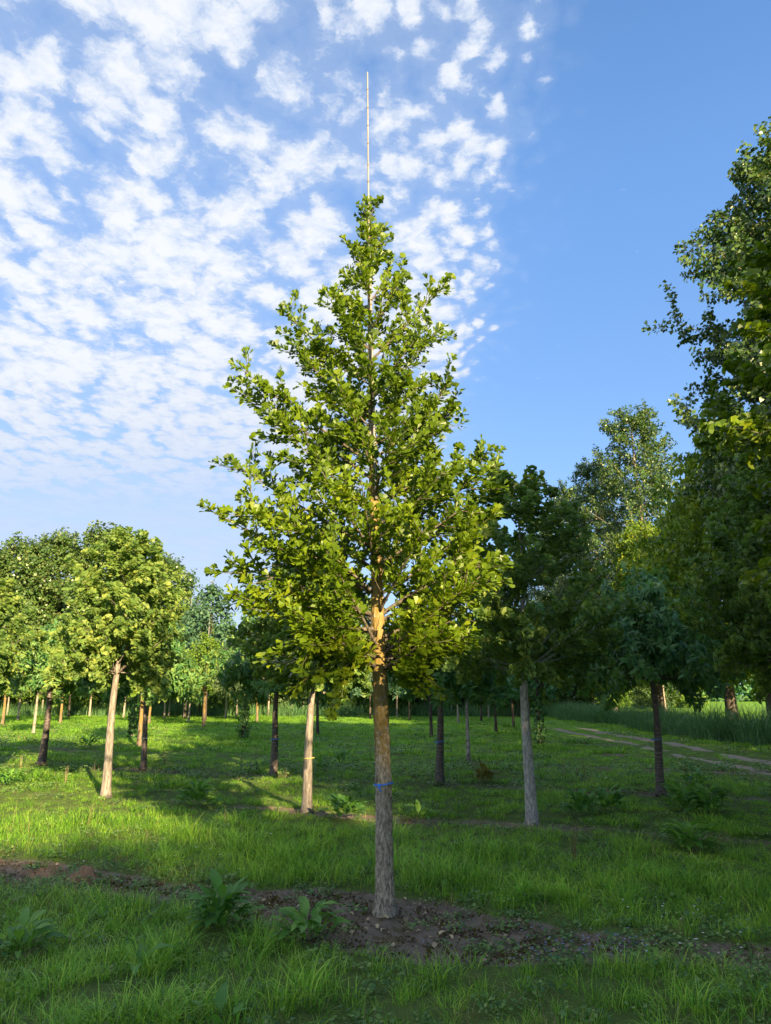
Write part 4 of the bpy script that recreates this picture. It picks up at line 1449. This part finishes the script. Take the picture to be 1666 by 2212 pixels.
flowers('speedwell_flowers', 120, 1270, 2040, 95, 20, M_FLOWER, 'sprinkle of tiny blue speedwell flowers right of the trunk foot')
flowers('clover_flowers', 30, 1480, 2020, 90, 40, M_WFLOWER, 'few white clover heads in the grass at the right', 0.010, (0.04, 0.12))
flowers('clover_blossoms', 22, 280, 1835, 150, 25, M_WFLOWER, 'few white clover heads in the sunlit grass at the left', 0.012, (0.06, 0.13))

# reeds along the ditch on the right and at the back of the nursery
reed_protos = [tuft(980 + k, 34, 0.38, 1.75, 0.030, M_REED, 1.5, 0.65) for k in range(3)]
n = 1150
y = RG.u(14, 62, n)
x = 12.2 + RG.u(-0.2, 2.6, n) + 0.5 * np.sin(y * 0.35)
n2 = 900
x2 = RG.u(-42, 12, n2)
y2 = RG.u(57, 61, n2) - 0.03 * x2
px_, py_ = np.concatenate([x, x2]), np.concatenate([y, y2])
m = len(px_)
for nm, sl, lb in (('reed_bed', slice(0, n), 'tall dark reeds along the ditch beside the track'), ('reed_bed', slice(n, m), 'pale reeds across the back of the nursery')):
    xs, ys = px_[sl], py_[sl]
    q = len(xs)
    o = scatter(nm, np.stack([xs, ys, gz(xs, ys)], -1), np.stack([RG.u(-0.1, 0.1, q), RG.u(-0.1, 0.1, q), RG.u(0, 6.28, q)], -1), RG.u(0.45, 1.15, q) * (0.62 + 0.42 * fbm(xs * 0.3, ys * 0.3, o=2, seed=5)), RG.r.randint(0, 3, q), reed_protos)
    tag(o, lb, None, None, 'stuff')

# rough undergrowth in the shade of the avenue
n = 420
x = RG.u(14.8, 21, n)
y = RG.u(20, 85, n)
ug = [clover(990, 120, 0.7, 0.16, M_WEED), clover(991, 150, 0.8, 0.15, M_IVY)]
o = scatter('undergrowth', np.stack([x, y, gz(x, y)], -1), np.stack([0 * x, 0 * x, RG.u(0, 6.28, n)], -1), RG.u(0.6, 1.4, n), RG.r.randint(0, 2, n), ug)
tag(o, 'rough undergrowth below the avenue trees', None, None, 'stuff')

# upright weeds
def upright(px, py, h, label, seed, mat=M_WEED, n=22, size=0.07, cat='weed'):
    g = G(px, py)
    R = Rand(seed)
    t = thing('tall_weed', label, cat, (g[0], g[1], float(gz(g[0], g[1]))), 0, 'upright weeds')
    st, lv = MB(), MB()
    for s in range(3):
        e = np.array([R.u(-0.12, 0.12) * h, R.u(-0.1, 0.1) * h, h * R.u(0.7, 1.0)])
        line = bez(np.zeros(3), e * 0.5 + R.dirs(1)[0] * 0.03, e, 8)
        st.tube(line, np.linspace(0.006, 0.002, 8), 4)
        P, T = along(R, line, h / n * 1.6, 0.1)
        m = len(P)
        a = np.arange(m) * 2.4
        lv.leaves(OVATE, P, np.stack([np.cos(a), np.sin(a), 0 * a + 0.4], -1), np.tile(np.array([0, 0, 1.0]), (m, 1)), size * R.u(0.6, 1.2, m), R.u(0, 1, m))
    link('stem', st.mesh('stem', mat), t)
    link('foliage', lv.mesh('foliage', mat), t)


upright(335, 1712, 0.42, 'tall sunlit leafy weed right of the tan trunk', 31)
upright(355, 1655, 0.35, 'yellow weed beside the slim cherry stem', 32, M_YELLOW, 16, 0.10)
upright(520, 1668, 0.5, 'upright dark weed left of the dark glossy cherry trunk', 33)
upright(555, 1668, 0.45, 'upright weed touching the dark glossy cherry trunk', 34)
upright(45, 1655, 0.35, 'dry brown stalks beside the stump patch at the far left', 35, M_DRY, 14, 0.04)
upright(1240, 1860, 0.30, 'straw coloured dry tuft in the grass at the right', 36, M_DRY, 30, 0.06)
upright(140, 1690, 0.40, 'rusty seeding sorrel stalk at the left of the tan trunk', 37, M_DRY, 26, 0.04)
upright(800, 1640, 0.35, 'weed on the lawn close left of the thick trunk', 38)

# ------------------------------------------------------------------ ivy on two stems
def ivy(px, py, h, r, label, seed):
    b = base_of(px, py)
    R = Rand(seed)
    n = 420
    z = h * R.u(0, 1, n) ** 0.9
    a = R.u(0, 6.28, n)
    rr = r + R.u(0.0, 0.10, n)
    mb = MB()
    P = np.stack([rr * np.cos(a) + 0.04 * z / 4, rr * np.sin(a), z], -1)
    o_ = np.stack([np.cos(a), np.sin(a), 0 * a], -1)
    mb.leaves(RHOMB, P, nrm(o_ * 0.4 + R.dirs(n) * 0.7 - np.array([0, 0, 0.4])), nrm(o_ + R.dirs(n) * 0.5), R.u(0.08, 0.14, n), R.u(0, 1, n))
    o = link('ivy', mb.mesh('ivy', M_IVY), None, b)
    tag(o, label, 'ivy')


ivy(1166, 1610, 1.75, 0.075, 'dark ivy wrapping the stem behind the shaded ginkgo', 41)
ivy(525, 1597, 1.5, 0.075, 'leafy ivy climbing the stem of the grey leaved tree', 42)
ivy(285, 1600, 1.6, 0.065, 'leafy shoots wrapping the thin stem left of the lichen stem', 43)

# ------------------------------------------------------------------ chips on the soil, mound by the hole
CHIPL = ['long yellowish bark chip lying against the trunk foot', 'short yellowish bark chip leaning on the trunk foot', 'pale blocky bark chip just right of the trunk foot', 'long brown bark chip in front left of the trunk foot',
         'small bark chip lowest in front of the trunk foot', 'longest pale bark chip, well right of the trunk foot', 'slim bark chip at the front right end of the chips',
         'tiny bark chip farther left in front of the trunk foot', 'leftmost bark chip on the bare soil', 'tiny bark chip halfway to the longest chip']
chips = [(832, 1970, 0.09, 0.6), (838, 1966, 0.05, 2.2), (875, 1940, 0.055, 0.3), (815, 1985, 0.08, 0.1), (825, 1990, 0.05, 2.9), (955, 2003, 0.10, 2.5), (975, 2012, 0.07, 0.2),
         (790, 1992, 0.04, 1.1), (760, 1960, 0.05, 0.7), (905, 1990, 0.04, 1.9)]
for k, (px, py, L, a) in enumerate(chips):
    g = G(px, py)
    R = Rand(500 + k)
    mb = MB()
    t = np.linspace(0, 1, 5)
    w = L * 0.16 * np.array([0.5, 1.0, 0.9, 0.8, 0.25])
    zc = 0.012 * np.sin(t * 3.1)
    up = np.stack([np.concatenate([-w, w]), np.tile((t - 0.5) * L, 2), np.tile(zc + 0.014, 2)], -1)
    dn = up - np.array([0, 0, 0.006])
    i = np.arange(4)
    q = np.concatenate([np.stack([i, i + 5, i + 6, i + 1], -1), np.stack([i + 11, i + 16, i + 15, i + 10], -1), np.stack([i + 1, i + 11, i + 10, i], -1), np.stack([i + 5, i + 15, i + 16, i + 6], -1)])
    mb.add(np.vstack([up, dn]), q)
    o = link('bark_chip', mb.mesh('bark_chip', M_CHIP), None, (g[0], g[1], float(gz(g[0], g[1]))))
    o.rotation_euler = (0, 0, a)
    tag(o, CHIPL[k], 'bark chip', 'bark chips on the soil')


def mound(px, py, r, h, label, seed):
    g = G(px, py)
    nr, na = 22, 60
    rr = np.linspace(0, 1, nr)[:, None] * np.ones((1, na))
    aa = np.linspace(0, 2 * math.pi, na, endpoint=False)[None, :] * np.ones((nr, 1))
    x = rr * np.cos(aa) * r
    y = rr * np.sin(aa) * r * 0.6
    z = h * (1 - rr ** 1.5) * (0.25 + 1.4 * fbm(x * 14 + seed, y * 14, o=3, seed=seed)) + 0.05 * (fbm(x * 40, y * 40, o=2, seed=seed + 1) - 0.5)
    z = z - 0.03 * rr
    v = np.stack([x, y, z], -1).reshape(-1, 3)
    i = (np.arange(nr - 1)[:, None] * na + np.arange(na)[None, :])
    j = (np.arange(nr - 1)[:, None] * na + (np.arange(na)[None, :] + 1) % na)
    q = np.stack([i, j, j + na, i + na], -1).reshape(-1, 4)
    me = mesh_from('soil_mound', v, [q], True, None, [M_CLOD])
    o = link('soil_mound', me, None, (g[0], g[1], float(gz(g[0], g[1]))))
    tag(o, label, 'soil mound')


mound(180, 1893, 0.20, 0.14, 'reddish heap of dug soil beside the hole at the left', 3)
mound(110, 1868, 0.26, 0.07, 'low dark heap of soil behind the hole at the left', 5)
